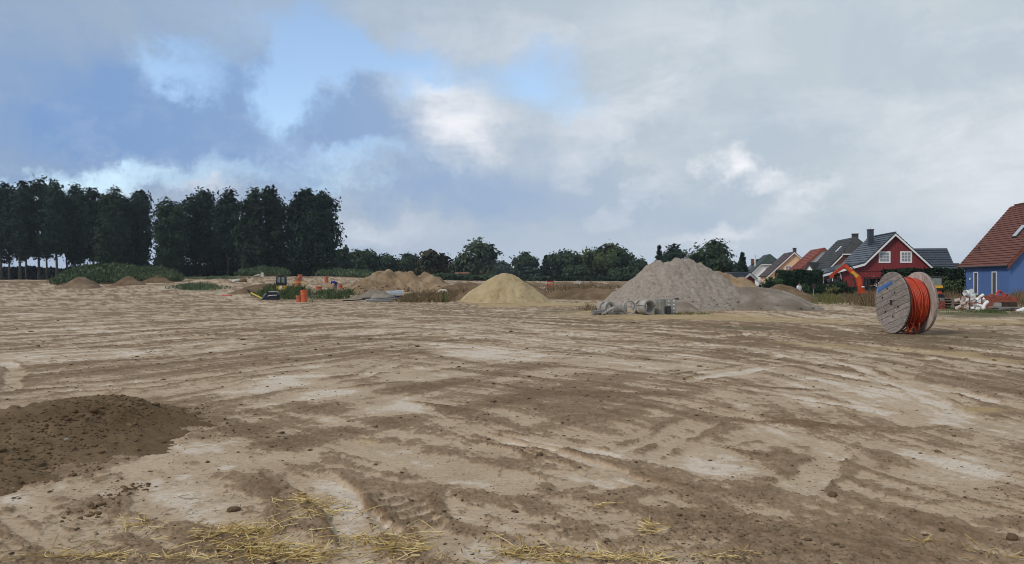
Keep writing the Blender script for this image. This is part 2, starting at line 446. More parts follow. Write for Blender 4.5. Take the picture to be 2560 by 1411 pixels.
def boardmat(name, c):
    m, nt, b = new_mat(name)
    tc = nt.nodes.new('ShaderNodeTexCoord')
    wv = nt.nodes.new('ShaderNodeTexWave'); wv.wave_type = 'BANDS'; wv.bands_direction = 'X'
    wv.inputs['Scale'].default_value = 1.9; wv.inputs['Distortion'].default_value = 0.0
    nt.links.new(tc.outputs['Object'], wv.inputs['Vector'])
    n = tnoise(nt, 1.5, 5.0, stretch=(4, 4, 0.6))
    col = ramp(nt, n, [(0.3, tuple(x * 0.8 for x in c)), (0.7, tuple(x * 1.2 for x in c))])
    col = mixn(nt, 0.5, col, ramp(nt, wv.outputs['Fac'], [(0.0, (0.45, 0.45, 0.45)), (0.18, (1, 1, 1))]), 'MULTIPLY')
    nt.links.new(col, b.inputs['Base Color'])
    b.inputs['Roughness'].default_value = 0.65
    bump(nt, b, wv.outputs['Fac'], 0.4, 0.02)
    return m
M['red_board'] = boardmat('falu_red_boards', (0.205, 0.019, 0.021))

# ------------------------------------------------------------------ object helpers
def tag(o, label=None, cat=None, group=None, kind=None):
    if label: o['label'] = label
    if cat: o['category'] = cat
    if group: o['group'] = group
    if kind: o['kind'] = kind
    return o
def empty(name, loc, rz=0.0, label=None, cat=None, group=None):
    o = bpy.data.objects.new(name, None)
    o.location = loc; o.rotation_euler = (0, 0, rz)
    o.empty_display_size = 0.3
    COL.objects.link(o)
    return tag(o, label, cat, group)
def link(name, me, mat, parent=None, smooth=False, loc=None, rot=None):
    if mat is not None and len(me.materials) == 0:
        me.materials.append(mat)
    if smooth:
        me.polygons.foreach_set('use_smooth', [True] * len(me.polygons))
    o = bpy.data.objects.new(name, me)
    COL.objects.link(o)
    if parent is not None: o.parent = parent
    if loc is not None: o.location = loc
    if rot is not None: o.rotation_euler = rot
    return o
def np_mesh(name, V, Fc):
    V = np.asarray(V, np.float32); Fc = np.asarray(Fc, np.int32)
    k = Fc.shape[1]
    me = bpy.data.meshes.new(name)
    me.vertices.add(len(V)); me.vertices.foreach_set('co', V.ravel())
    me.loops.add(Fc.size); me.loops.foreach_set('vertex_index', Fc.ravel())
    me.polygons.add(len(Fc))
    me.polygons.foreach_set('loop_start', np.arange(0, Fc.size, k, dtype=np.int32))
    me.update(calc_edges=True)
    return me
class MB:
    """collects simple solids and builds ONE mesh object"""
    def __init__(s): s.v = []; s.f = []
    def add(s, vs, fs):
        b = len(s.v)
        s.v += [tuple(v) for v in vs]
        s.f += [tuple(i + b for i in f) for f in fs]
        return s
    def box(s, c, size, rot=None):
        hx, hy, hz = (q / 2 for q in size)
        pts = [Vector((x, y, z)) for x in (-hx, hx) for y in (-hy, hy) for z in (-hz, hz)]
        if rot is not None: pts = [rot @ p for p in pts]
        pts = [p + Vector(c) for p in pts]
        return s.add(pts, [(0, 1, 3, 2), (4, 6, 7, 5), (0, 4, 5, 1), (2, 3, 7, 6), (0, 2, 6, 4), (1, 5, 7, 3)])
    def bar(s, p, q, w, h, up=(0, 0, 1)):
        p = Vector(p); q = Vector(q); d = q - p; L = d.length
        x = d.normalized(); u = Vector(up)
        y = u.cross(x)
        if y.length < 1e-4: y = Vector((0, 1, 0)).cross(x)
        y.normalize(); z = x.cross(y)
        return s.box((p + q) / 2, (L, w, h), Matrix((x, y, z)).transposed())
    def tube(s, pts, r, n=8, cap=True):
        pts = [Vector(p) for p in pts]
        rs = r if isinstance(r, (list, tuple)) else [r] * len(pts)
        rings = []; prev = None
        for i, p in enumerate(pts):
            t = (pts[min(i + 1, len(pts) - 1)] - pts[max(i - 1, 0)]).normalized()
            if prev is None:
                a = Vector((0, 0, 1)) if abs(t.z) < 0.9 else Vector((1, 0, 0))
                y = a.cross(t).normalized()
            else:
                y = (prev - t * prev.dot(t)).normalized()
            prev = y; z = t.cross(y)
            rings.append([p + (y * math.cos(2 * math.pi * k / n) + z * math.sin(2 * math.pi * k / n)) * rs[i] for k in range(n)])
        vs = [v for rg in rings for v in rg]; fs = []
        for i in range(len(pts) - 1):
            for k in range(n):
                a = i * n + k; b = i * n + (k + 1) % n
                fs.append((a, b, b + n, a + n))
        if cap:
            fs.append(tuple(range(n))[::-1]); fs.append(tuple(range((len(pts) - 1) * n, len(pts) * n)))
        return s.add(vs, fs)
    def lathe(s, prof, n=32, mat=None, close=False):
        vs = []; fs = []
        m = len(prof)
        for k in range(n):
            a = 2 * math.pi * k / n
            for (r, z) in prof:
                v = Vector((r * math.cos(a), r * math.sin(a), z))
                vs.append(mat @ v if mat is not None else v)
        for k in range(n):
            k2 = (k + 1) % n
            for j in range(m if close else m - 1):
                j2 = (j + 1) % m
                fs.append((k * m + j, k2 * m + j, k2 * m + j2, k * m + j2))
        return s.add(vs, fs)
    def poly(s, pts, nrm, t):
        """planar polygon extruded by t along nrm"""
        nrm = Vector(nrm).normalized() * t
        a = [Vector(p) for p in pts]; n = len(a)
        vs = a + [p + nrm for p in a]
        fs = [tuple(range(n))[::-1], tuple(range(n, 2 * n))] + [(i, (i + 1) % n, (i + 1) % n + n, i + n) for i in range(n)]
        return s.add(vs, fs)
    def mesh(s, name):
        me = bpy.data.meshes.new(name)
        me.from_pydata(s.v, [], s.f)
        me.update()
        return me
    def build(s, name, mat, parent=None, smooth=False, loc=None, rot=None, fixn=True, bevel=0.0):
        me = s.mesh(name)
        if fixn or bevel:
            bm = bmesh.new(); bm.from_mesh(me)
            bmesh.ops.recalc_face_normals(bm, faces=bm.faces)
            if bevel:
                bmesh.ops.bevel(bm, geom=list(bm.edges), offset=bevel, segments=2, affect='EDGES', clamp_overlap=True)
            bm.to_mesh(me); bm.free()
        return link(name, me, mat, parent, smooth, loc, rot)
def fitbox(name, mat, parent, lo, hi, bevel=0.0):
    lo = Vector(lo); hi = Vector(hi)
    return MB().box((lo + hi) / 2, hi - lo).build(name, mat, parent, bevel=bevel)

# ================================================================== THE GROUND
# soil patches seen in the photograph: (px, py, rx, ry, angle, strength); turned into ground positions through the terrain
PALE = [(130, 890, 210, 17, -2, .8), (90, 829, 120, 7, 0, .8), (480, 1130, 250, 50, 10, .9), (350, 1190, 95, 26, 0, .9), (110, 1245, 170, 26, -8, .7),
        (900, 1005, 250, 30, 8, .9), (1090, 1030, 110, 12, 5, .7), (930, 1150, 240, 42, 12, .85), (1200, 1190, 170, 34, 12, .85), (830, 1240, 80, 22, 45, .8),
        (1450, 1190, 95, 16, 8, .8), (1240, 880, 120, 24, 0, .7), (1530, 912, 120, 16, 5, .8), (1130, 950, 190, 14, -2, .7), (1400, 925, 90, 10, 0, .6),
        (1800, 1170, 150, 42, 5, .8), (1640, 1262, 115, 20, 12, .7), (1800, 930, 170, 16, 5, .8), (2150, 955, 270, 30, 8, .8), (2270, 1020, 160, 38, 8, .7),
        (2000, 1110, 210, 30, 0, .5), (2420, 1185, 165, 40, 5, .7), (2420, 1285, 150, 17, 5, 1.0), (560, 872, 140, 5, -5, .5), (720, 800, 120, 4, 2, .5),
        (850, 830, 150, 5, -4, .5), (1350, 838, 120, 5, 2, .5), (2100, 790, 230, 6, 0, .5), (470, 708, 70, 6, -10, .8), (380, 722, 90, 4, -6, .7), (700, 965, 160, 8, -2, .6),
        (1900, 1000, 150, 10, 3, .5), (1380, 1110, 150, 12, 8, .5), (620, 1050, 120, 12, 4, .5)]
DARK = [(1350, 1030, 230, 42, 2, .8), (1500, 985, 330, 8, 3, .9), (1950, 1057, 240, 8, 1, .9), (1730, 1335, 480, 66, 3, .7), (2250, 1355, 360, 56, 3, .75),
        (1550, 1238, 210, 20, 12, .8), (1350, 1250, 150, 28, 5, .6), (640, 1205, 75, 46, 20, .9), (790, 1112, 90, 16, 15, .6), (1130, 1300, 140, 50, 8, .5),
        (860, 1340, 300, 50, 5, .6), (330, 1062, 190, 34, -22, 1.2), (120, 1165, 200, 42, -20, 1.3), (230, 1290, 110, 16, -32, .9), (2000, 950, 95, 16, 0, .8),
        (2100, 828, 470, 15, 2, 1.1), (2420, 852, 260, 24, 3, 1.1), (1600, 850, 260, 8, 2, .5), (1000, 850, 260, 12, 1, .5), (400, 925, 260, 10, -5, .5),
        (300, 800, 320, 12, 0, .35), (1400, 800, 250, 10, 0, .35), (700, 905, 160, 14, -5, .6), (2450, 950, 160, 18, 6, .6), (1700, 880, 200, 6, 2, .5)]
SAND = [(1780, 795, 430, 11, 1, .75), (1600, 777, 170, 6, 0, .8), (2450, 806, 170, 6, 1, .65), (2220, 872, 280, 6, 4, .55), (2470, 1030, 105, 8, 3, .9),
        (1330, 762, 190, 6, 0, .9), (2450, 895, 160, 7, 5, .5), (900, 1112, 70, 18, 10, .3), (700, 1395, 200, 40, 0, .15), (600, 755, 200, 4, 0, .2)]
VEG = [(1900, 824, 140, 5, 1, .7), (2420, 850, 230, 20, 3, .35), (2480, 790, 150, 8, 0, .9), (480, 718, 80, 8, 0, .8), (500, 728, 60, 3, 0, .6), (760, 745, 130, 8, 0, .6),
       (1060, 752, 110, 5, 0, .5), (1450, 778, 70, 5, 0, .5), (1700, 786, 50, 3, 0, .6), (2050, 752, 120, 8, 0, .7), (530, 692, 110, 4, 0, .9), (2400, 776, 110, 5, 0, .8)]
# wheel and crawler tracks: pixel polylines, width in metres, depth, lug spacing (0 = smooth)
TRACKS = [([(7, 974), (370, 951), (700, 925)], .42, .03, 0), ([(28, 940), (176, 923), (475, 893), (633, 882)], .45, .03, 0), ([(35, 914), (302, 889), (633, 842)], .40, .03, 0),
          ([(0, 854), (246, 845), (387, 840), (598, 838)], .5, .04, .22), ([(0, 835), (158, 826), (316, 815)], .45, .03, 0), ([(7, 985), (351, 966), (703, 917), (900, 891)], .35, .03, 0),
          ([(457, 960), (900, 937), (1250, 905)], .40, .03, 0), ([(765, 1180), (830, 1240), (905, 1320), (980, 1411)], .34, .035, 0), ([(960, 1215), (1010, 1280), (1110, 1370)], .38, .035, .17),
          ([(1130, 1080), (1340, 1125), (1560, 1192), (1750, 1260)], .30, .035, 0), ([(1160, 1072), (1400, 1118), (1640, 1160)], .18, .02, 0), ([(1560, 1145), (1700, 1085), (1760, 1040)], .42, .03, 0),
          ([(2190, 920), (2330, 960), (2560, 1030)], .30, .03, 0), ([(2140, 918), (2280, 975), (2440, 1060)], .30, .03, 0), ([(1780, 1058), (2000, 1063), (2260, 1078), (2420, 1066)], .16, .035, 0),
          ([(2290, 1290), (2440, 1310), (2560, 1345)], .40, .05, .2), ([(1200, 868), (1340, 862), (1460, 872), (1620, 905)], .42, .035, .2), ([(1000, 905), (900, 945), (700, 975)], .4, .03, 0),
          ([(1800, 905), (1960, 892), (2200, 905)], .4, .03, 0), ([(1690, 960), (1950, 915), (2100, 905)], .35, .03, 0), ([(0, 905), (40, 925), (30, 965), (0, 990)], .3, .03, 0),
          ([(1250, 800), (1600, 820), (2000, 845), (2560, 905)], .5, .04, 0), ([(500, 790), (900, 800), (1500, 795)], .5, .04, 0), ([(1950, 1250), (2050, 1180), (2080, 1100)], .3, .02, 0),
          ([(200, 1300), (290, 1235), (345, 1212)], .20, -.03, 0), ([(1130, 1078), (1340, 1128), (1560, 1195)], 0.08, -0.012, 0), ([(1700, 1105), (1850, 1130), (1980, 1170)], 0.07, -0.01, 0), ([(1560, 1150), (1700, 1080)], 0.08, -0.012, 0), ([(1780, 1052), (2000, 1060), (2250, 1076), (2420, 1062)], 0.06, -0.012, 0), ([(1220, 990), (1500, 983), (1760, 994)], 0.13, -0.015, 0), ([(820, 1085), (1000, 1112)], 0.05, -0.008, 0), ([(700, 985), (900, 968), (1100, 952)], 0.06, -0.01, 0), ([(30, 948), (300, 925), (600, 890)], 0.08, -0.012, 0), ([(0, 862), (350, 850), (640, 846)], 0.09, -0.012, 0), ([(1650, 945), (1850, 915), (2050, 925)], 0.08, -0.012, 0), ([(2050, 930), (2300, 985), (2560, 1062)], 0.08, -0.012, 0), ([(1700, 960), (1950, 972), (2200, 985)], 0.08, -0.01, 0), ([(900, 880), (1200, 872), (1500, 885)], 0.09, -0.012, 0), ([(1000, 1000), (1250, 1040)], 0.06, -0.01, 0), ([(480, 1010), (700, 990)], 0.06, -0.008, 0), ([(640, 1170), (700, 1260), (720, 1330)], 0.06, -0.01, 0), ([(2270, 1255), (2420, 1290), (2560, 1330)], 0.07, -0.015, 0), ([(1280, 905), (1600, 940), (1800, 985)], 0.07, -0.01, 0), ([(300, 700), (420, 722), (560, 735), (700, 770)], 1.6, .03, 0)]

def ground_px(X, Y):
    Yc = np.maximum(Y, 1.5)
    return CX + F_PX * X / Yc, HY + F_PX * (EYE - terr(X, Y)) / Yc
def blobsum(PX, PY, lst):
    a = np.zeros_like(PX)
    for (cx, cy, rx, ry, rot, amp) in lst:
        dx = PX - cx; dy = PY - cy
        c, s = math.cos(R(rot)), math.sin(R(rot))
        q = np.sqrt(((dx * c + dy * s) / rx) ** 2 + ((-dx * s + dy * c) / ry) ** 2)
        a = a + amp * sstep(1.3, 0.45, q)
    return a
_tr = [([G(*p) for p in pl], w, dep, lug) for (pl, w, dep, lug) in TRACKS]
# fainter ruts left by years of driving: long shallow arcs in pairs, heading with the traffic of each part of the site
RUTS = []
_rr = random.Random(33)
for _i in range(90):
    _px = _rr.uniform(-300, 2860); _py = 740 + 640 * _rr.random() ** 1.7
    _g = G(_px, _py)
    if _px < 1050 and _py < 1060: hd = math.atan2(.82, .57)
    elif _px > 1750: hd = math.atan2(-.975, .22)
    else: hd = _rr.choice((math.atan2(-.69, .72), math.atan2(.82, .57), math.atan2(-.4, .92)))
    if _py > 960 and _rr.random() < .8: continue
    if _py < 850 and _rr.random() < .6: hd = _rr.uniform(-.35, .5)
    hd += _rr.gauss(0, .16)
    Rd = _rr.uniform(14, 90); sd_ = _rr.choice((-1, 1))
    L = _rr.uniform(2.5, 7) * (1 + _g.y / 22); w = _rr.uniform(.24, .46); dep = _rr.uniform(.008, .022)
    lug = 0
    sg = 1 if _rr.random() < .72 else -1
    cx_, cy_ = _g.x - math.sin(hd) * Rd * sd_, _g.y + math.cos(hd) * Rd * sd_
    for off in ((0, 1.75) if _rr.random() < .6 else (0,)):
        RUTS.append((_g.x, _g.y, cx_, cy_, Rd + off, L, w, dep, lug, sg))

def ground_fields(X, Y):
    X = np.asarray(X, float); Y = np.asarray(Y, float)
    front = sstep(1.5, 2.5, Y)
    k = np.clip(Y / 8.0, 0.6, 4.0)
    wx = fbm(X * 1.1 / k, Y * 1.1 / k, 4, 3) * .38 * k; wy = fbm(X * 1.1 / k, Y * 1.1 / k, 4, 41) * .38 * k
    PX, PY = ground_px(X + wx, Y + wy)
    pale_b = blobsum(PX, PY, PALE) * front; dark_b = blobsum(PX, PY, DARK) * front
    sand = blobsum(PX, PY, SAND) * front; veg = blobsum(PX, PY, VEG) * front
    RX, RY = ground_px(X, Y)
    # direction of driving differs over the site
    wl = sstep(1300, 700, RX) * sstep(1080, 980, RY); wr = sstep(1650, 2000, RX); wc = np.clip(1 - wl - wr, 0, 1)
    na = 0
    for wgt, (ux, uy), sd in ((.2 + .8 * wl, (.57, .82), 5), (.15 + .85 * wr, (.22, -.975), 6), (.2 + .8 * wc, (.72, -.69), 7)):
        bx = X + .5 * fbm(X * .12, Y * .12, 2, sd + 90) * 3; by = Y + .5 * fbm(X * .12, Y * .12, 2, sd + 95) * 3
        t = bx * ux + by * uy; s = -bx * uy + by * ux
        na = na + wgt * (.55 * fbm(t * .16, s * 2.1, 2, sd, .6) + .55 * fbm(t * .30, s * 6.0, 2, sd + 50, .6))
    n1 = fbm(X * .30, Y * .30, 4, 11); n2 = fbm(X * 1.6, Y * 1.6, 4, 12); n3 = fbm(X * 6.5, Y * 6.5, 3, 13, .6)
    n4 = fbm(X * 17, Y * 17, 2, 14, .6)
    F = (.46 + .40 * sstep(9, 20, Y)) * na + .12 * n1 + .20 * n2 + .17 * n3 + .13 * n4 + .62 * pale_b - .30 * dark_b - .03
    h = np.zeros_like(X)
    lugf = np.zeros_like(X); edge = np.zeros_like(X)
    for (pl, w, dep, lug) in _tr:
        L0 = 0.0
        best = np.full_like(X, 1e9); along = np.zeros_like(X); sgn = np.zeros_like(X)
        for a, b in zip(pl[:-1], pl[1:]):
            d = (b - a).to_2d(); L = d.length; d.normalize()
            rx = X - a.x; ry = Y - a.y
            t = np.clip(rx * d.x + ry * d.y, 0, L)
            ex = rx - t * d.x; ey = ry - t * d.y
            q = np.sqrt(ex * ex + ey * ey)
            m = q < best
            best = np.where(m, q, best); along = np.where(m, L0 + t, along); sgn = np.where(m, ex * -d.y + ey * d.x, sgn)
            L0 += L
        fade = sstep(0, .6, along) * sstep(L0, L0 - .8, along) * (.65 + .35 * fbm(along * .6, along * 0 + w * 9, 2, 77))
        q = best + .06 * fbm(X * 3, Y * 3, 2, 31)
        inn = sstep(w * .55, w * .42, q) * fade
        ber = np.exp(-((q - w * .60) / .05) ** 2) * fade * np.clip(.75 + .9 * n2, 0, 1.3)
        h += -dep * .8 * inn + .55 * abs(dep) * ber * (.7 + .6 * n3)
        F = F + (.55 if dep > 0 else -.9) * inn - .60 * ber
        if lug:
            st = np.sin((along + .35 * sgn) * 2 * math.pi / lug)
            bl = sstep(.1, .6, st + .5 * n2) * inn
            h += .022 * bl; F = F - .9 * bl
    for (mx, my, cxx, cyy, Rd, L, w, dep, lug, sg) in RUTS:
        rx = X - cxx; ry = Y - cyy
        rad = np.hypot(rx, ry) - Rd
        ix = np.nonzero(np.abs(rad) < w * 1.3)[0]
        if len(ix) == 0: continue
        an = np.arctan2(ry[ix], rx[ix]) - math.atan2(my - cyy, mx - cxx)
        al = (np.mod(an + math.pi, 2 * math.pi) - math.pi) * Rd
        on = np.abs(al) < L
        ix = ix[on]; al = al[on]
        if len(ix) == 0: continue
        q = np.abs(rad[ix]) + .045 * n2[ix] + .02 * n3[ix]
        fade = sstep(L, L * .6, np.abs(al)) * np.clip(.72 + .55 * fbm(al * .35, al * 0 + w * 31, 2, 78), 0, 1)
        inn = sstep(w * .54, w * .42, q) * fade
        lip = np.exp(-((q - w * .58) / .035) ** 2) * fade
        h[ix] += -dep * inn + .6 * dep * lip
        F[ix] += sg * .42 * inn - .50 * lip * np.clip(.6 + n2[ix], 0, 1.2)
        if lug:
            bl = sstep(.1, .5, np.sin((al + .4 * rad[ix]) * 2 * math.pi / lug) + .4 * n2[ix]) * inn
            h[ix] += .016 * bl; F[ix] -= .65 * bl
    pale = .38 * sstep(-.45, .55, F) + .62 * sstep(.0, .08, F)
    rough = 1 - sstep(-.03, .12, F)
    white = sstep(.42, .85, F + .25 * n2) * (1 - .5 * sstep(25, 60, Y))
    fine = fbm(X * 9, Y * 9, 4, 21, .62)
    micro = fbm(X * 31, Y * 31, 3, 22, .6)
    amp = np.clip(Y / 9.0, .8, 2.4)
    bill = np.abs(fbm(X * 3.1, Y * 3.1, 3, 23))
    wxx = X + .03 * fine; wyy = Y + .03 * micro
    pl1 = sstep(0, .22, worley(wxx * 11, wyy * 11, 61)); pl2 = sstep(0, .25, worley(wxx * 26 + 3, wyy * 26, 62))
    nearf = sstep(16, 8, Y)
    crack = rough * nearf * (1 - .5 * pl1 - .5 * pl2) * sstep(-.35, .15, fine + .5 * n2)  # mask of the cracks, used to paint occlusion shade into the soil colour
    h = h + rough * (.002 + .006 * fine * amp + .004 * bill * amp + .005 * micro + nearf * (.009 * pl1 + .006 * pl2)) + pale * (.002 * fine + .0012 * micro)
    nearrough = sstep(1190, 1330, RY + 60 * n1) * sstep(1500, 2000, RX + 200 * n1) * front
    h = h + nearrough * .006 * (np.abs(fbm(X * 4.6, Y * 4.6, 3, 25)) * 2 + fine * .5)
    h = h + .03 * fbm(X * .5, Y * .5, 3, 24) * sstep(3, 14, np.hypot(X, Y)) + .05 * fbm(X * .16, Y * .16, 2, 26) * sstep(8, 30, np.hypot(X, Y))
    lawn = sstep(60, 68, Y) * sstep(1900, 2000, RX)
    veg = np.clip(np.maximum(veg, .95 * lawn) + .25 * n2 * (veg > .1), 0, 1)
    sand = np.clip(sand + .25 * n2 * (sand > .08), 0, 1) * sstep(.25, .6, sand + .35 * na + .2 * n2 + .25)
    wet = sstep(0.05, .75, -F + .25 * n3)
    return pale, white, sand, veg, np.clip(wet + .8 * crack, 0, 1.5), h  # damp tone plus painted crack shade, where deep soil is also moister

def build_ground():
    fine = np.radians(np.arange(-42, 42.01, 0.105))
    coarse = np.radians(np.arange(48, 317, 6.0))
    az = np.concatenate([fine, coarse])
    w = np.arange(1 / 3.5, 1 / 60.0, -.00043)
    r = np.concatenate([[.25, .6, 1.0, 1.5, 2.0, 2.4, 2.8, 3.1, 3.3], 1 / w, 60 * 1.035 ** np.arange(1, 92)])
    na, nr = len(az), len(r)
    A, RR = np.meshgrid(az, r)
    X = (RR * np.sin(A)).ravel(); Y = (RR * np.cos(A)).ravel()
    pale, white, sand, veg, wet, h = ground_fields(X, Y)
    Zc = terr(X, Y) + h
    V = np.stack([X, Y, Zc], 1)
    i = np.arange(nr - 1)[:, None]; j = np.arange(na)[None, :]
    a = i * na + j; b = i * na + (j + 1) % na
    Fc = np.stack([a, b, b + na, a + na], -1).reshape(-1, 4)[:, ::-1]
    me = np_mesh('ground', V, Fc)
    at = me.attributes.new('soil', 'FLOAT_COLOR', 'POINT')
    at.data.foreach_set('color', np.stack([pale, sand, veg, white], 1).astype(np.float32).ravel())
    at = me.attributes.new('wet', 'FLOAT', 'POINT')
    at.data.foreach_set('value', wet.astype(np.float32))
    m, nt, bs = new_mat('site_soil')
    att = nt.nodes.new('ShaderNodeAttribute'); att.attribute_name = 'soil'
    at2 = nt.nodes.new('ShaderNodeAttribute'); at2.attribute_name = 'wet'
    sp = nt.nodes.new('ShaderNodeSeparateColor'); nt.links.new(att.outputs['Color'], sp.inputs[0])
    n1 = tnoise(nt, 1.3, 6, .65); n2 = tnoise(nt, 22.0, 6, .7); n3 = tnoise(nt, 7.0, 5, .65, dist=.8)
    brown = ramp(nt, n3, [(.30, (.19, .126, .075)), (.55, (.265, .183, .113)), (.72, (.335, .241, .156))])
    wet_shade_b = ramp(nt, n3, [(.3, (.145, .092, .052)), (.7, (.225, .15, .09))])
    brown = mixn(nt, at2.outputs['Fac'], brown, wet_shade_b)  # darker soil: real damp together with shade painted into the cracks
    pale_c = ramp(nt, n1, [(.35, (.405, .30, .198)), (.6, (.475, .362, .248))])
    white_c = ramp(nt, n1, [(.35, (.53, .435, .335)), (.65, (.62, .53, .425))])
    c = mixn(nt, sp.outputs[0], brown, pale_c)
    c = mixn(nt, att.outputs['Alpha'], c, white_c)
    c = mixn(nt, sp.outputs[1], c, ramp(nt, n1, [(.3, (.37, .262, .125)), (.7, (.45, .335, .18))]))
    c = mixn(nt, sp.outputs[2], c, ramp(nt, n3, [(.35, (.09, .078, .037)), (.65, (.155, .138, .066))]))
    c = mixn(nt, .75, c, ramp(nt, n2, [(.27, (.36, .33, .30)), (.42, (.84, .83, .82)), (.55, (1.0, 1.0, 1.0)), (.72, (1.12, 1.12, 1.1))]), 'MULTIPLY')
    # small dark crumbs and cracks lying on the crust
    cr = tnoise(nt, 46.0, 3, .6, stretch=(1, .45, 1))
    cr2 = tnoise(nt, 2.2, 3, .6)
    mul = nt.nodes.new('ShaderNodeMath'); mul.operation = 'MULTIPLY'
    nt.links.new(ramp(nt, cr, [(.62, (0, 0, 0)), (.67, (1, 1, 1))]), mul.inputs[0])
    nt.links.new(ramp(nt, cr2, [(.42, (0, 0, 0)), (.6, (.75, .75, .75))]), mul.inputs[1])
    c = mixn(nt, mul.outputs[0], c, (.095, .062, .036))
    nt.links.new(c, bs.inputs['Base Color'])
    bs.inputs['Roughness'].default_value = .95
    bs.inputs['Specular IOR Level'].default_value = .12
    bump(nt, bs, n2, .55, .012)
    o = link('ground', me, m, smooth=True)
    tag(o, kind='structure')
    return o
build_ground()

# ================================================================== HEAPS
def lump_mesh(centers, sizes, flat, seed, name):
    """many small angular lumps joined into one mesh"""
    bm = bmesh.new(); bmesh.ops.create_icosphere(bm, subdivisions=1, radius=1.0)
    base = np.array([v.co[:] for v in bm.verts]); fc = np.array([[v.index for v in f.verts] for f in bm.faces]); bm.free()
    r = np.random.default_rng(seed)
    n = len(centers)
    j = base[None] * (1 + r.uniform(-.35, .35, (n, len(base), 1)))
    s = sizes[:, None] * np.stack([r.uniform(.7, 1.5, n), r.uniform(.7, 1.3, n), flat * r.uniform(.7, 1.2, n)], 1)
    j = j * s[:, None, :]
    a = r.uniform(0, 6.28, n); c, sn = np.cos(a)[:, None], np.sin(a)[:, None]
    x = j[..., 0] * c - j[..., 1] * sn; y = j[..., 0] * sn + j[..., 1] * c
    V = np.stack([x, y, j[..., 2]], -1) + centers[:, None, :]
    Fc = (fc[None] + (np.arange(n) * len(base))[:, None, None]).reshape(-1, 3)
    return np_mesh(name, V.reshape(-1, 3), Fc)
def heap(name, label, peaks, slope, mat, res=0.1, rough=0.10, tip=.35, seed=1, cat='heap', sink=0.04, gully=.12, k=5.0, parent=None, lumps=0, lsize=.05, skirt=0.0):
    """peaks: (X, Y, height above the ground there); cones of repose merged into one pile"""
    x0 = min(p[0] - p[2] / slope for p in peaks) - .8; x1 = max(p[0] + p[2] / slope for p in peaks) + .8
    y0 = min(p[1] - p[2] / slope for p in peaks) - .8; y1 = max(p[1] + p[2] / slope for p in peaks) + .8
    nx = max(8, int((x1 - x0) / res)); ny = max(8, int((y1 - y0) / res))
    X, Y = np.meshgrid(np.linspace(x0, x1, nx), np.linspace(y0, y1, ny))
    wx = .5 * fbm(X * .5, Y * .5, 3, seed) ; wy = .5 * fbm(X * .5, Y * .5, 3, seed + 9)
    sz = max(p[2] for p in peaks)
    acc = 0
    for q, (px, py, H) in enumerate(peaks):
        dx = X - px + wx * sz * .16; dy = Y - py + wy * sz * .16
        r = np.hypot(dx, dy)
        an = np.arctan2(dy, dx)
        g = fbm(np.cos(an) * 4 + q * 7, np.sin(an) * 4, 4, seed + 3)
        rr = np.sqrt(r * r + tip * tip) - tip * .75
        c = H - slope * rr * (1 + gully * g)
        acc = acc + np.exp(k * c)
    h = np.log(acc) / k
    toe = sstep(0, .5 * sz, h)
    h = h + rough * (fbm(X * 1.3, Y * 1.3, 4, seed + 5) * 1.3 + .7 * fbm(X * 4.5, Y * 4.5, 3, seed + 6) * .6) * (.35 + .65 * toe) * sz ** .5
    if skirt:
        h = np.log1p(np.exp(np.clip(h * skirt, -40, 40))) / skirt - .036 + .012 * fbm(X * 7, Y * 7, 3, seed + 8) + .008 * fbm(X * 19, Y * 19, 3, seed + 9)
        keep = h > -.034
    else:
        keep = h > -.12
    zz = terr(X, Y) + np.maximum(h, -.14) - sink
    V = np.stack([X.ravel(), Y.ravel(), zz.ravel()], 1)
    i = np.arange(ny - 1)[:, None]; j = np.arange(nx - 1)[None, :]
    a = (i * nx + j)
    Fc = np.stack([a, a + 1, a + 1 + nx, a + nx], -1).reshape(-1, 4)
    kf = keep.ravel()
    Fc = Fc[kf[Fc].any(1)]
    used = np.unique(Fc); remap = np.zeros(len(V), int); remap[used] = np.arange(len(used))
    V = V[used]; Fc = remap[Fc]
    c0 = V.mean(0); c0[2] = float(terr(c0[0], c0[1]))
    me = np_mesh(name, V - c0, Fc)
    o = link(name, me, mat, parent, smooth=True, loc=tuple(c0))
    if parent is None:
        tag(o, label, cat)
    if lumps:
        r = np.random.default_rng(seed + 70)
        vv = V - c0
        vv = vv[vv[:, 2] > .06]
        q = vv[r.integers(0, len(vv), lumps)] + r.normal(size=(lumps, 3)) * np.array([res, res, 0]) * .4
        s = lsize * np.exp(r.normal(0, .45, lumps)) * (.7 + .8 * (q[:, 2] < sz * .25))
        q[:, 2] += s * .1
        lo = link('lumps', lump_mesh(q, s, .75, seed + 71, 'lumps'), mat, o)
        lo['kind'] = 'stuff'
    return o
def pk(px, py, Y):
    X = XP(px, Y)
    return (X, Y, Z(py, Y) - float(terr(X, Y)))

# foreground
heap('soil_heap', 'low dark brown loam heap in the left foreground', [(-4.52, 8.1, .31), (-4.66, 7.75, .35), (-4.82, 7.3, .34), (-4.95, 6.7, .32), (-5.05, 6.0, .30), (-5.15, 5.3, .28), (-6.0, 7.0, .25), (-6.0, 6.0, .25)], .40, M['dark_soil'], .022, .075, .3, 4, gully=.28, k=9, sink=.0, skirt=15)
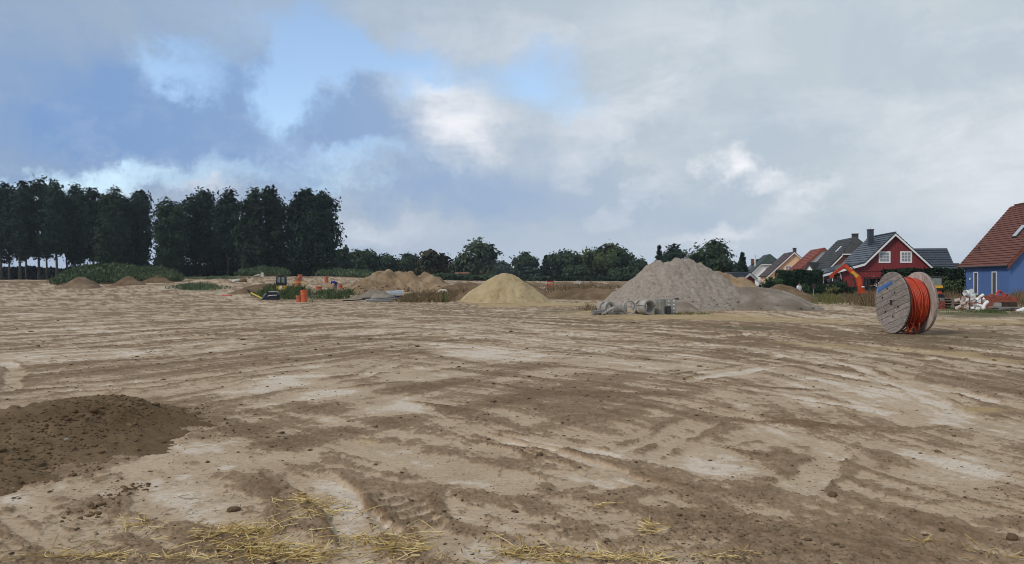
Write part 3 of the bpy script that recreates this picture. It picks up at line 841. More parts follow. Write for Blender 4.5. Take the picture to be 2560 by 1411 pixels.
# right and middle piles
heap('sand_heap', 'tall grey gravelly sand heap behind the concrete rings', [pk(1655, 650, 41), pk(1690, 643, 41.3), pk(1714, 645, 41.6), pk(1620, 672, 40.7), pk(1755, 662, 42), pk(1790, 690, 42)], .84, M['grey_sand'], .06, .085, .25, 11, gully=.06, k=4, lumps=2200, lsize=.020)
heap('sand_heap', 'low rounded grey-brown sand heap right of the tall grey heap', [pk(1870, 722, 41), pk(1908, 720, 40.5), pk(1940, 727, 39.8), pk(1838, 718, 41.5)], .54, M['grey_brown'], .08, .05, .8, 12, gully=.1, k=4, lumps=400, lsize=.018)
heap('sand_heap', 'small dark earth pile at the foot of the grey heap beside the perforated blocks', [(XP(1703, 37.5), 37.5, .52), (XP(1718, 37.3), 37.3, .45)], .9, M['grey_brown'], .06, .05, .2, 13)
heap('sand_heap', 'smooth yellow sand heap in the middle of the site', [pk(1262, 680, 54), pk(1248, 690, 53.7), pk(1280, 690, 54.2)], .76, M['yellow_sand'], .08, .055, .42, 14, gully=.10, k=4, lumps=260, lsize=.022)
heap('soil_heap', 'brown earth heap tucked behind the yellow sand heap', [pk(1236, 696, 60), pk(1215, 703, 59), pk(1195, 716, 58), pk(1310, 700, 62)], .62, M['brown'], .15, .08, .3, 15)
heap('soil_heap', 'wide pale ochre heap with jagged top in the middle distance', [pk(966, 671, 84), pk(945, 679, 83), pk(998, 675, 85), pk(1028, 679, 85), pk(918, 692, 81), pk(1062, 681, 86), pk(1078, 688, 85), pk(900, 706, 79), pk(1098, 706, 82)], .66, M['ochre'], .2, .14, .12, 16, gully=.22, k=5, lumps=500, lsize=.06)
heap('soil_heap', 'small grey-brown heap in front of the wide ochre heap', [pk(932, 722, 64), pk(945, 726, 63.5)], .55, M['grey_brown'], .12, .06, .3, 17)
heap('soil_heap', 'ochre heap behind the right shoulder of the tall grey heap', [pk(1800, 674, 58), pk(1828, 686, 58), pk(1775, 682, 58.5), pk(1856, 697, 57), pk(1880, 712, 55)], .70, M['ochre'], .15, .09, .2, 18)
heap('soil_heap', 'dark brown earth heap between the low grey heap and the hedge', [pk(1948, 707, 56), pk(1970, 712, 55.5), pk(2000, 733, 54), pk(2020, 745, 53)], .60, M['brown'], .13, .08, .2, 19)
# left distance
heap('soil_heap', 'small pointed brown heap in front of the weedy mound', [pk(203, 691, 96), pk(190, 699, 95), pk(228, 708, 94)], .62, M['ridge'], .15, .12, .15, 20)
heap('soil_heap', 'reddish brown earth patch heaped against the weedy mound', [pk(322, 690, 104), pk(338, 699, 103)], .62, M['brown'], .2, .12, .2, 21)
heap('soil_heap', 'brown earth heap at the right end of the weedy mound', [pk(392, 688, 112), pk(378, 693, 111), pk(408, 694, 112)], .60, M['brown'], .2, .12, .2, 22)
heap('soil_ridge', 'long low bank of brown earth at the left edge of the site', [pk(-60, 700, 118), pk(0, 701, 118), pk(45, 703, 117), pk(90, 702, 117), pk(130, 699, 117), pk(160, 703, 115)], .30, M['ridge'], .3, .12, .8, 23)
heap('soil_heap', 'low pale soil hump on the far bank left of the blue figure', [pk(755, 690, 128), pk(770, 692, 128), pk(740, 694, 127)], .35, M['ridge'], .25, .08, .3, 24)
heap('soil_heap', 'low tan spoil bank on the rise left of the pale rubble', [pk(470, 700, 118), pk(520, 698, 120), pk(570, 697, 120), pk(620, 699, 118)], .22, M['ridge'], .3, .08, .8, 29)
heap('soil_heap', 'low tan spoil hump between blue figure and wide ochre heap', [pk(860, 706, 92), pk(880, 709, 90), pk(835, 709, 92)], .35, M['ochre'], .2, .08, .3, 30)
heap('soil_heap', 'low brown spoil hump right of the wide ochre heap', [pk(1150, 706, 88), pk(1175, 704, 90), pk(1125, 712, 84)], .35, M['brown'], .2, .08, .3, 31)
heap('soil_heap', 'dark brown flat heap left of the small cab machine', [pk(640, 712, 78), pk(665, 710, 78), pk(690, 712, 78), pk(612, 722, 76)], .40, M['brown'], .2, .06, .5, 25)
heap('soil_heap', 'low brown earth bank left of the tall grey heap', [pk(1440, 719, 62), pk(1485, 717, 61), pk(1525, 721, 60), pk(1400, 725, 62), pk(1370, 731, 61)], .45, M['brown'], .15, .09, .3, 26)
heap('soil_heap', 'low brown ridge behind the red barrier and pale boulder', [pk(1330, 705, 105), pk(1400, 704, 108), pk(1480, 705, 108), pk(1560, 703, 108), pk(1620, 702, 108)], .25, M['ridge'], .3, .08, .8, 27)

# ================================================================== SCATTERED STUFF ON THE GROUND
rng = np.random.default_rng(5)
def scatter_px(n, x0, x1, y0, y1, r):
    px = r.uniform(x0, x1, n); py = r.uniform(y0, y1, n)
    Y = F_PX * EYE / (py - HY); X = (px - CX) / F_PX * Y
    return X, Y, px, py
def clods():
    r = np.random.default_rng(8)
    X, Y, px, py = scatter_px(60000, -350, 2900, 775, 1440, r)
    pale, white, sand, veg, wet, h = ground_fields(X, Y)
    near = sstep(1180, 1340, py) * sstep(1200, 1900, px)
    p = np.clip(.10 + .25 * (1 - pale) + .22 * near - .03 * white, 0, 1) * (.3 + .7 * (vnoise(X * .8, Y * .8, 4) > .45))
    k = r.random(len(X)) < p * .75
    X, Y, h = X[k], Y[k], h[k]
    s = np.exp(r.normal(-5.0, .48, len(X))) * np.clip(Y / 7.0, .8, 2.3)
    C = np.stack([X, Y, terr(X, Y) + h + s * .12], 1)
    o = link('soil_clods', lump_mesh(C, s, .42, 9, 'soil_clods'), M['clod'])
    tag(o, 'small brown clods scattered over the bare ground', 'clods', kind='stuff')
    # clods strewn on the dark heap and along the little windrow in front of it
    cs = []
    for i in range(2300):
        t = r.random()
        a = Vector((-4.25, 5.2)).lerp(Vector((-4.2, 8.9)), t)
        cs.append((a.x + r.normal(0, .33), a.y + r.normal(0, .2)))
    pl = [G(200, 1302), G(262, 1255), G(345, 1212)]
    for i in range(160):
        t = r.random() * 2
        a = pl[int(t)].lerp(pl[min(2, int(t) + 1)], t % 1)
        cs.append((a.x + r.normal(0, .07), a.y + r.normal(0, .05)))
    cs = np.array(cs)
    dg = bpy.context.evaluated_depsgraph_get()
    hp = [o for o in bpy.data.objects if o.name == 'soil_heap'][0]
    ss = np.exp(r.normal(-4.9, .55, len(cs)))
    pts = []
    hf = ground_fields(cs[:, 0], cs[:, 1])[5]
    for (x, y), g, s in zip(cs, hf, ss):
        ok, co, nn, ix = hp.ray_cast(Vector((x, y, 3)) - hp.location, Vector((0, 0, -1)))
        zg = max(g, (co.z + hp.location.z) if ok else -9)
        pts.append((x, y, zg + s * .15))
    o = link('heap_clods', lump_mesh(np.array(pts), ss, .75, 10, 'heap_clods'), M['dark_soil'])
    tag(o, 'rounded clods and pebbles strewn over the dark foreground heap', 'clods', kind='stuff')
bpy.context.view_layer.update()
clods()

def strands(name, pts, lens, widths, tilt, mat, seed):
    """flat bent stalks lying on the ground, each three points long"""
    r = np.random.default_rng(seed); n = len(pts)
    a = r.uniform(0, 2 * math.pi, n); el = np.abs(r.normal(0, tilt, n))
    d = np.stack([np.cos(a) * np.cos(el), np.sin(a) * np.cos(el), np.sin(el)], 1)
    bend = r.normal(0, .09, n)
    d2 = np.stack([np.cos(a + bend) * np.cos(el * .5), np.sin(a + bend) * np.cos(el * .5), np.sin(el * .5)], 1)
    sd = np.stack([-np.sin(a), np.cos(a), np.zeros(n)], 1) * widths[:, None] * .5
    up = np.array([0, 0, 1.0])[None] * widths[:, None] * .5
    p0 = pts; p1 = pts + d * lens[:, None] * .5; p2 = p1 + d2 * lens[:, None] * .5
    V = np.stack([p0 - sd, p0 + up, p0 + sd, p1 - sd, p1 + up, p1 + sd, p2 - sd, p2 + up, p2 + sd], 1).reshape(-1, 3)
    b = (np.arange(n) * 9)[:, None, None]
    f = np.array([[0, 1, 4, 3], [1, 2, 5, 4], [3, 4, 7, 6], [4, 5, 8, 7]])[None] + b
    return link(name, np_mesh(name, V, f.reshape(-1, 4)), mat)
def straw():
    r = np.random.default_rng(21)
    cl = [(620, 1330, 70, 14, 330), (560, 1345, 90, 10, 200), (660, 1375, 90, 14, 420), (740, 1395, 80, 12, 320), (230, 1402, 120, 8, 200), (480, 1405, 110, 10, 120), (780, 1260, 60, 16, 300),
          (800, 1290, 60, 14, 140), (900, 1345, 90, 16, 220), (990, 1375, 60, 22, 240), (1020, 1345, 40, 12, 60), (1290, 1385, 55, 13, 190), (1400, 1400, 90, 10, 200), (1560, 1395, 60, 12, 140), (1640, 1402, 50, 8, 110),
          (1800, 1400, 70, 8, 60), (330, 1318, 60, 12, 90), (1620, 1322, 9, 14, 46), (1640, 1338, 12, 8, 30), (1495, 1268, 14, 5, 22), (2310, 1365, 14, 10, 26), (700, 1410, 220, 12, 110), (1100, 1408, 160, 10, 50), (2480, 1395, 60, 8, 30)]
    xs, ys = [], []
    for (cx, cy, sx, sy, n) in cl:
        n = int(n * .48); px = r.normal(cx, sx * .75, n); py = np.minimum(r.normal(cy, sy * .6, n), 1475)
        Y = F_PX * EYE / (py - HY); xs.append((px - CX) / F_PX * Y); ys.append(Y)
    X = np.concatenate(xs); Y = np.concatenate(ys)
    h = ground_fields(X, Y)[5]
    pts = np.stack([X, Y, h + r.uniform(.0, .022, len(X))], 1)
    o = strands('straw', pts, np.clip(r.lognormal(-2.6, .5, len(X)), .025, .22), r.uniform(.0035, .007, len(X)), .17, M['straw'], 3)
    tag(o, 'golden straw lying in tufts along the front of the bare ground', 'straw', kind='stuff')
    X, Y, px, py = scatter_px(5200, -250, 2800, 1010, 1440, r)
    w = .18 + .82 * sstep(1150, 1380, py)
    k = r.random(len(X)) < w * (.25 + .75 * (vnoise(X * .9, Y * .9, 6) > .5))
    X, Y = X[k], Y[k]
    h = ground_fields(X, Y)[5]
    pts = np.stack([X, Y, h + .003], 1)
    o = strands('loose_stalks', pts, np.clip(r.lognormal(-2.9, .5, len(X)), .02, .22), r.uniform(.0025, .005, len(X)) * np.clip(Y / 5.5, 1, 1.6), .10, M['twig'], 4)
    tag(o, 'loose weathered stalks scattered over the foreground soil', 'straw', kind='stuff')
straw()

def rock(name, label, loc, size, mat, seed, cat, parent=None, sub=3):
    bm = bmesh.new(); bmesh.ops.create_icosphere(bm, subdivisions=sub, radius=1.0)
    r = random.Random(seed); o3 = Vector((r.random() * 50, r.random() * 50, r.random() * 50))
    from mathutils import noise as mn
    for v in bm.verts:
        c = v.co.copy()
        k = 1 + .30 * mn.noise(c * 1.1 + o3) + .16 * mn.noise(c * 2.7 + o3) + .06 * mn.noise(c * 6 + o3)
        c *= k
        c.z = max(c.z, -.75)
        v.co = Vector((c.x * size[0], c.y * size[1], c.z * size[2]))
    me = bpy.data.meshes.new(name); bm.to_mesh(me); bm.free()
    o = link(name, me, mat, parent, smooth=False, loc=(loc[0], loc[1], loc[2] + size[2] * .55), rot=(0, 0, r.random() * 6))
    if parent is None: tag(o, label, cat)
    return o
def gz(px, py, dz=0.0):
    g = G(px, py); h = float(ground_fields(np.array([g.x]), np.array([g.y]))[5][0])
    hp = bpy.data.objects['soil_heap']
    for t in range(60):           # the dark heap may stand in the way of the ray
        q = Vector((0, 0, EYE)).lerp(g, .6 + t * .4 / 59)
        ok, co, nn, ix = hp.ray_cast(Vector((q.x, q.y, 3)) - hp.location, Vector((0, 0, -1)))
        if ok and co.z + hp.location.z > q.z:
            return Vector((q.x, q.y, co.z + hp.location.z + dz))
    return Vector((g.x, g.y, g.z + h + dz))
for i, (px, py, sz, nm, lab, mt) in enumerate([
        (386, 1013, (.085, .05, .03), 'soil_clod', 'flat dark clod lying at the right foot of the dark foreground heap', 'dark_soil'),
        (410, 1110, (.035, .03, .022), 'stone', 'small squarish stone on the pale crust below the dark heap', 'clod'),
        (338, 1107, (.028, .025, .02), 'stone', 'little brown stone left of the squarish one below the dark heap', 'clod'),
        (166, 1104, (.04, .03, .025), 'stone', 'pale rounded stone halfway up the front of the dark heap', 'stone'),
        (100, 1168, (.07, .055, .04), 'soil_clod', 'big brown clod at the lower left toe of the dark heap', 'clod'),
        (2344, 1135, (.04, .03, .022), 'soil_clod', 'lone nearly black clod on pale crust at the right', 'dark_soil'),
        (2082, 1243, (.05, .045, .04), 'stone', 'egg shaped brown stone on rough soil in the right foreground', 'clod'),
        (1350, 1148, (.05, .045, .04), 'stone', 'round brown stone on the edge of the central wheel rut', 'clod'),
        (585, 1278, (.07, .045, .03), 'stone', 'flattish brown stone just above the golden straw', 'clod'),
        (2530, 1355, (.045, .04, .04), 'soil_clod', 'blocky clod in the bottom right corner by the muddy rut', 'clod'),
        (228, 1275, (.035, .03, .026), 'soil_clod', 'uppermost round clod of the little windrow below the heap', 'clod')]):
    sz = tuple(q * .72 for q in sz); rock(nm, lab, gz(px, py, -sz[2] * .25), sz, M[mt], 30 + i, 'stone' if nm == 'stone' else 'clod', sub=2)

# ================================================================== TREES AND OTHER GROWTH
def leaf_cards(C, size, seed, upright=0.0, aspect=1.4, nrm=None):
    """diamond shaped leaf faces around the points C; returns vertices and quads"""
    r = np.random.default_rng(seed); n = len(C)
    a = r.normal(size=(n, 3)); a[:, 2] = a[:, 2] * (1 - upright) + upright * np.abs(a[:, 2]) * 2
    a /= np.linalg.norm(a, axis=1, keepdims=True) + 1e-9
    b = r.normal(size=(n, 3)); b -= a * (a * b).sum(1, keepdims=True); b /= np.linalg.norm(b, axis=1, keepdims=True) + 1e-9
    if nrm is not None:           # leaves lie roughly along the outside of the crown
        m = nrm * 1.35 + r.normal(size=(n, 3)) * .55
        m /= np.linalg.norm(m, axis=1, keepdims=True) + 1e-9
        a -= m * (a * m).sum(1, keepdims=True); a /= np.linalg.norm(a, axis=1, keepdims=True) + 1e-9
        b = np.cross(m, a)
    s = (size * r.uniform(.6, 1.35, n))[:, None]
    V = np.stack([C - a * s * aspect * .5, C + b * s * .42 - a * s * .05, C + a * s * aspect * .5, C - b * s * .42 + a * s * .05], 1)
    Fq = (np.arange(n) * 4)[:, None] + np.arange(4)[None]
    return V.reshape(-1, 3), Fq
def lobes_points(lobes, n, seed, clump=.55, fill=.3, per=18, gap=.0, gapf=.35):
    """points in clumps over the shells of ellipsoid lobes"""
    r = np.random.default_rng(seed)
    lob = np.array(lobes, float)
    wgt = (lob[:, 3] * lob[:, 5] + lob[:, 4] * lob[:, 5] + lob[:, 3] * lob[:, 4]) ** 1.0
    nc = max(4, int(n * (1 - fill) / per))
    idx = r.choice(len(lob), nc, p=wgt / wgt.sum())
    d = r.normal(size=(nc, 3)); d /= np.linalg.norm(d, axis=1, keepdims=True)
    c = lob[idx, :3] + d * lob[idx, 3:6] * r.uniform(.72, 1.06, (nc, 1))
    P1 = (c[:, None, :] + r.normal(size=(nc, per, 3)) * clump * np.array([1, 1, .75])).reshape(-1, 3)
    nf = int(n * fill)
    idx = r.choice(len(lob), nf, p=wgt / wgt.sum())
    d = r.normal(size=(nf, 3)); d /= np.linalg.norm(d, axis=1, keepdims=True)
    P2 = lob[idx, :3] + d * lob[idx, 3:6] * r.uniform(0, 1, (nf, 1)) ** .4
    Pn = np.concatenate([P1, P2])
    if gap > 0:
        q = vnoise(Pn[:, 0] * gapf + seed * 3.1, Pn[:, 2] * gapf, seed) * .6 + vnoise(Pn[:, 1] * gapf + 9, Pn[:, 2] * gapf * 1.3, seed + 5) * .4
        Pn = Pn[q > gap]
    return Pn
def crown_mesh(name, pts, size, seed, upright=.0, shell=True):
    q = (pts - np.median(pts, axis=0)) / (pts.std(0) + 1e-6)
    q[:, 2] += .35
    q += 1.1 * np.stack([fbm(pts[:, 0] * .6 + k * 9, pts[:, 2] * .6 + pts[:, 1] * .4, 2, seed + k) for k in range(3)], 1)
    q /= np.linalg.norm(q, axis=1, keepdims=True) + 1e-9
    V, Fq = leaf_cards(pts, np.full(len(pts), size), seed, upright, nrm=q if shell else None)
    return np_mesh(name, V, Fq)
def tree(name, label, px, top, Y, wpx, kind, mat, n=3500, leaf=.5, cb=.25, cat='tree', group=None, seed=1, gap=.22, trunk_r=None, dz=0.0, yspread=.8):
    X = XP(px, Y); z0 = float(terr(X, Y)) + dz
    H = (Z(top, Y) - z0) * (.965 if kind == 'poplar' else 1); W = wpx * Y / F_PX
    r = random.Random(seed)
    root = empty(name, (X, Y, z0), 0, label, cat, group)
    lobes = []; limbs = []
    if kind == 'poplar':
        k = max(3, int(W / 1.7))
        for i in range(k):
            t = (i + .5) / k - .5
            ox = t * W * .78 + r.uniform(-.3, .3); oy = r.uniform(-.5, .5) * W * yspread
            hi = H * (1 - .5 * abs(t) ** 2 - r.uniform(0, .07))
            if i == k // 2: hi = H
            lo = H * (cb + r.uniform(-.04, .12))
            nseg = 3
            for s in range(nseg):
                z = lo + (hi - lo) * (s + .5) / nseg
                rr = max(1.2, W / k * (.95 + .3 * r.random())) * (1.0 if s < 2 else .9)
                lobes.append((ox + r.uniform(-.35, .35), oy, z - (.25 if s == 2 else 0), rr, rr, (hi - lo) / nseg * .66))
            limbs.append((ox, oy, lo + (hi - lo) * .7, lo * .9))
        clump = .55
    elif kind == 'round':
        k = 11
        ch = H * (1 - cb)
        lobes.append((0, 0, H * cb + ch * .48, W * .36, W * .33, ch * .44))
        for i in range(k):
            a = i * 2.4 + r.random(); zf = r.uniform(.12, .86)
            rad = W * .34 * math.sqrt(max(.05, 1 - (2 * zf - .95) ** 2))
            q = W * r.uniform(.13, .22)
            lobes.append((math.cos(a) * rad, math.sin(a) * rad * .9, H * cb + ch * zf, q, q, q * r.uniform(.7, 1.0) * min(1.2, ch / W + .2)))
            if i % 2 == 0: limbs.append((math.cos(a) * rad * .8, math.sin(a) * rad * .8, H * cb + ch * zf, H * cb * .8))
        lobes.append((r.uniform(-.1, .1) * W, 0, H - ch * .13, W * .17, W * .17, ch * .14))
        clump = .13 * W ** .6 + .15
    elif kind == 'conifer':
        pts = []
        rr = np.random.default_rng(seed)
        tiers = max(9, int(H / .8)) 
        per = n // tiers
        for i in range(tiers):
            f = i / (tiers - 1)
            z = H * (cb + (1 - cb) * f); rad = W * .5 * (1 - f) ** .85 + .1
            a = rr.uniform(0, 6.28, per); nb = 9
            a = np.round(a / 6.28 * nb) / nb * 6.28 + i * 1.3 + rr.normal(0, .16, per)
            q = rad * rr.uniform(.05, 1.0, per) ** .7 * (1 + .2 * np.sin(a * 3 + i))
            pts.append(np.stack([np.cos(a) * q, np.sin(a) * q, z - q * .32 + rr.normal(0, .10, per)], 1))
        pts = np.concatenate(pts)
    if kind != 'conifer':
        pts = lobes_points(lobes, n, seed, clump, .3, 16, gap, .28 if kind == 'poplar' else .5)
    link('crown', crown_mesh('crown', pts, leaf, seed + 3, shell=kind != 'conifer'), mat, root)
    tr = trunk_r or max(.10, H * .013)
    mb = MB()
    zt = H * (.80 if kind != 'round' else .6)
    npt = 7
    mb.tube([(r.uniform(-.12, .12) * (i > 0), r.uniform(-.12, .12) * (i > 0), -.3 + (zt + .3) * i / (npt - 1)) for i in range(npt)], [tr * (1.25 if i == 0 else 1 - .75 * i / (npt - 1)) for i in range(npt)], 8)
    t = mb.build('trunk', M['bark'], root, smooth=True)
    if limbs:
        mb = MB()
        for (ox, oy, z, zs) in limbs[:9]:
            mb.tube([(0, 0, zs), (ox * .45, oy * .45, zs + (z - zs) * .45), (ox, oy, z)], [tr * .45, tr * .3, tr * .08], 5)
        mb.build('limb', M['bark'], t, smooth=True)
    return root

G1 = 'tall poplars along the left edge of the site'
POP = [(2, 452, 172, 52, 'leftmost poplar, cut off by the left picture edge', 'pop'), (50, 452, 168, 40, 'slim poplar second from the left picture edge', 'pop'),
       (97, 447, 170, 46, 'tallest round topped poplar of the left group', 'pop2'), (142, 450, 167, 50, 'poplar right of the tallest round topped one', 'pop'),
       (186, 460, 174, 46, 'poplar leaning over the left end of the weedy mound', 'pop'), (232, 466, 169, 36, 'narrow see-through poplar with a bare stem above the weedy mound', 'pop'),
       (282, 470, 166, 86, 'broad dense poplar above the weedy mound', 'pop2'), (348, 473, 172, 58, 'poplar just left of the gap with sky in the row', 'pop'),
       (430, 498, 165, 72, 'shorter bushy poplar just right of the sky gap', 'pop2'), (500, 470, 170, 66, 'airy poplar with a forked crown in the middle of the row', 'pop'),
       (570, 473, 168, 60, 'poplar with a pale stem left of the two broad ones', 'pop'), (658, 466, 165, 116, 'broad poplar left of the thin sky slit near the right end', 'pop2'),
       (782, 476, 163, 146, 'broadest round poplar ending the row on the right', 'pop')]
for i, (px, top, Y, w, lab, mt) in enumerate(POP):
    big = w > 100
    tree('poplar_tree', lab, px, top, Y, w * (1.15, 1.12, 1.12, 1.12, 1.12, 1.1, 1.08, .98, .95, 1.0, .90, 1.0, 1.04)[i], 'poplar', M[mt], n=int(4800 + w * 130), leaf=.52, cb=.07 if big else (.26 if i in (5, 1, 3) else (.10 if i >= 6 else .2)), group=G1, seed=100 + i, gap=.10 if big else .25, trunk_r=.30)
# bare trunks of the second row standing between the crowns at the far left
for i, (px, lab) in enumerate([(24, 'thin bare trunk left of the slim second poplar'), (66, 'bare trunk between second and tallest poplar'), (118, 'thin dark trunk right of the tallest poplar'),
                               (167, 'bare trunk showing left of the weedy mound')]):
    tree('poplar_tree', lab + ', in the second row', px, 478 + i * 4, 182, 34, 'poplar', M['pop'], n=2000, leaf=.65, cb=.34, group='second row of poplars', seed=140 + i, gap=.3, trunk_r=.26)

def mass(name, label, spans, n, leaf, mat, seed, cat='undergrowth'):
    """one thick belt of foliage: spans = (px0, px1, top row, depth Y, thickness)"""
    r = np.random.default_rng(seed); out = []
    tot = sum(s[1] - s[0] for s in spans)
    for (a, b, top, Y, th) in spans:
        m = int(n * (b - a) / tot)
        yy = Y + r.uniform(-.5, .5, m) * th
        px = r.uniform(a, b, m); X = (px - CX) / F_PX * yy
        zt = EYE - (top - HY) / F_PX * yy; g = terr(X, yy)
        hh = (zt - g) * (.72 + .42 * vnoise(X * .22, X * 0 + Y * .1, seed) + .14 * vnoise(X * .9, X * 0 + 3, seed + 1) - .1)
        out.append(np.stack([X, yy, g + hh * r.uniform(0, 1, m) ** .75], 1))
    pts = np.concatenate(out)
    o = link(name, crown_mesh(name, pts, leaf, seed), mat)
    return tag(o, label, cat, kind='stuff')
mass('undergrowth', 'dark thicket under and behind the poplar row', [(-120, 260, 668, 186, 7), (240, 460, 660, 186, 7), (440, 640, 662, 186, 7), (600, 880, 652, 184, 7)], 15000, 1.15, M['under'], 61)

# far tree line
G2 = 'trees of the far tree line'
FAR = [(852, 612, 190, 44, 'round', 'tree_a', 'thin see-through tree at the right foot of the last poplar', .45), (912, 626, 205, 84, 'round', 'tree_a', 'dark blue-green tree right of the poplar row', .2),
       (966, 640, 215, 66, 'round', 'tree_a', 'low tree above the left shoulder of the wide ochre heap', .2), (1020, 635, 215, 66, 'round', 'tree_a', 'rounded tree above the top of the wide ochre heap', .2),
       (1083, 632, 160, 76, 'round', 'tree_e', 'dark brownish maple-like tree right of the wide ochre heap', .22), (1190, 604, 190, 112, 'round', 'tree_c', 'big grey-green willow-like tree standing alone in the middle', .15),
       (1255, 656, 300, 60, 'round', 'tree_d', 'small hazy tree right of the big willow-like tree', .2), (1314, 635, 230, 62, 'round', 'tree_a', 'dark ragged tree between the willow-like tree and the wood', .25),
       (1410, 633, 210, 90, 'round', 'tree_a', 'dark rounded tree at the left of the wood', .15), (1460, 640, 215, 80, 'round', 'tree_a', 'dark tree between the left end of the wood and its pale top', .15),
       (1505, 618, 200, 108, 'round', 'tree_b', 'tallest yellowish green tree of the wood', .12), (1553, 626, 205, 64, 'round', 'tree_a', 'tree with a pointed shoulder right of the yellowish green one', .2),
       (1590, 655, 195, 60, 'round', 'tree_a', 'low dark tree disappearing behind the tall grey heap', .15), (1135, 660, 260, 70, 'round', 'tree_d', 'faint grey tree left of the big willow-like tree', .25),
       (1440, 668, 200, 80, 'round', 'tree_a', 'low bushy tree at the front of the wood', .1), (1560, 672, 190, 70, 'round', 'tree_a', 'lowest bushy tree at the right front of the wood', .1)]
for i, (px, top, Y, w, kd, mt, lab, gp) in enumerate(FAR):
    tree('leafy_tree', lab, px, top, Y, w, kd, M[mt], n=int(1500 + w * 24), leaf=.72 if Y < 250 else 1.0, cb=.08 if i not in (0, 5) else .14, group=G2, seed=200 + i, gap=gp)
tree('spruce_tree', 'small pointed spruce at the left edge of the wood', 1364, 644, 200, 44, 'conifer', M['con'], 1500, .7, .05, group='conifers', seed=231)
tree('spruce_tree', 'slim spruce rising behind the top of the tall grey heap', 1648, 620, 130, 34, 'conifer', M['con'], 1600, .5, .05, group='conifers', seed=232)
tree('pine_tree', 'round topped pine behind the top of the tall grey heap', 1684, 615, 128, 56, 'round', M['con'], 2300, .5, .25, group='conifers', seed=233, gap=.25)
tree('leafy_tree', 'big dark round tree right of the tall grey heap', 1772, 610, 125, 108, 'round', M['tree_a'], 5200, .5, .12, group=G2, seed=234, gap=.14)
tree('spruce_tree', 'dense dark spruce standing left of the house roofs', 1856, 637, 120, 44, 'conifer', M['con'], 2000, .45, .05, group='conifers', seed=235)
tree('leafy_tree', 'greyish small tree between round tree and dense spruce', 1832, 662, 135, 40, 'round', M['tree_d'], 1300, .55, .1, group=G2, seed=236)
tree('leafy_tree', 'dark treetop showing between the farthest roofs', 1900, 650, 165, 34, 'round', M['tree_a'], 900, .6, .3, group=G2, seed=237)
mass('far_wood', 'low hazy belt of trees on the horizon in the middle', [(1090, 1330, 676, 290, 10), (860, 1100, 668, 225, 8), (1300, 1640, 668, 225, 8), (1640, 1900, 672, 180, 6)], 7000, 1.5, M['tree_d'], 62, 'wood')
mass('hedgerow', 'low dark hedgerow along the far edge of the site in the middle', [(1095, 1260, 690, 165, 4), (1230, 1640, 694, 175, 4), (1080, 1180, 686, 150, 3)], 5200, .8, M['tree_a'], 63, 'hedgerow')

# ---- weeds and grasses
def blades(pts, hts, width, lean, seed):
    r = np.random.default_rng(seed); n = len(pts)
    a = r.uniform(0, 6.28, n)
    l = np.abs(r.normal(0, lean, n))
    tip = pts + np.stack([np.cos(a) * l * hts, np.sin(a) * l * hts, hts], 1)
    b = r.uniform(0, 6.28, n)
    s = np.stack([np.cos(b), np.sin(b), np.zeros(n)], 1) * (width * r.uniform(.6, 1.4, n))[:, None] * .5
    mid = pts * .5 + tip * .5 - np.stack([np.cos(a) * l * hts, np.sin(a) * l * hts, np.zeros(n)], 1) * .2
    V = np.stack([pts - s, pts + s, mid + s * .8, tip, mid - s * .8], 1).reshape(-1, 3)
    f = (np.arange(n) * 5)[:, None] + np.arange(5)[None]
    return V, f
def grass(name, label, regions, n, h0, h1, width, mat, seed, cat='grass', lean=.3, parent=None):
    """regions: (px0, px1, py0, py1) on the ground"""
    r = np.random.default_rng(seed); P_ = []; E_ = []
    ar = [abs((b - a) * (d - c)) for (a, b, c, d) in regions]
    for (a, b, c, d), q in zip(regions, ar):
        m = int(n * q / sum(ar))
        # soft patch outline: tufts thin out towards the rim of the patch
        u = np.clip(r.normal(0, .52, m), -1.25, 1.25); w_ = r.uniform(-1, 1, m)
        px = (a + b) / 2 + u * (b - a) * .5; py = (c + d) / 2 + w_ * (d - c) * .5 * np.sqrt(np.clip(1.1 - (u / 1.3) ** 2, .05, 1))
        keep = r.random(m) < (.25 + .75 * (vnoise(px * .10, py * .35, seed) > .42))
        E_.append(np.clip(1.25 - .75 * np.abs(u[keep]), .3, 1.2))
        P_.append(GV(px[keep], py[keep]) - np.array([0, 0, .02]))
    P_ = np.concatenate(P_)
    h = r.uniform(h0, h1, len(P_)) * (.35 + 1.0 * vnoise(P_[:, 0] * .6, P_[:, 1] * .35, seed + 2)) * np.concatenate(E_)
    V, f = blades(P_, h, width, lean, seed)
    o = link(name, np_mesh(name, V, f), mat)
    return tag(o, label, cat, kind='stuff')
grass('tall_dry_grass', 'tall dry straw coloured grass in front of the red house and excavator', [(2090, 2260, 741, 764), (2130, 2240, 748, 768), (2330, 2420, 738, 752), (2500, 2600, 738, 768)], 7000, .35, .85, .035, M['dry'], 71)
grass('olive_grass', 'olive green grass strip left of the tall dry grass', [(2020, 2130, 742, 762), (2150, 2250, 756, 768)], 3000, .2, .55, .035, M['drygreen'], 72)
grass('green_grass', 'short green grass under the pallets and pipe fittings', [(2335, 2600, 774, 789), (2340, 2420, 768, 776)], 5200, .05, .16, .02, M['lawn'], 73)
grass('weeds', 'low green weeds right of the two orange shafts', [(775, 880, 730, 748), (840, 905, 726, 740)], 3600, .15, .6, .045, M['weed'], 74, 'weeds', lean=.55)
grass('weeds', 'tall green weeds hiding the lower half of the small cab machine', [(640, 730, 730, 747), (690, 780, 730, 748)], 6000, .35, 1.0, .05, M['weed'], 84, 'weeds', lean=.5)
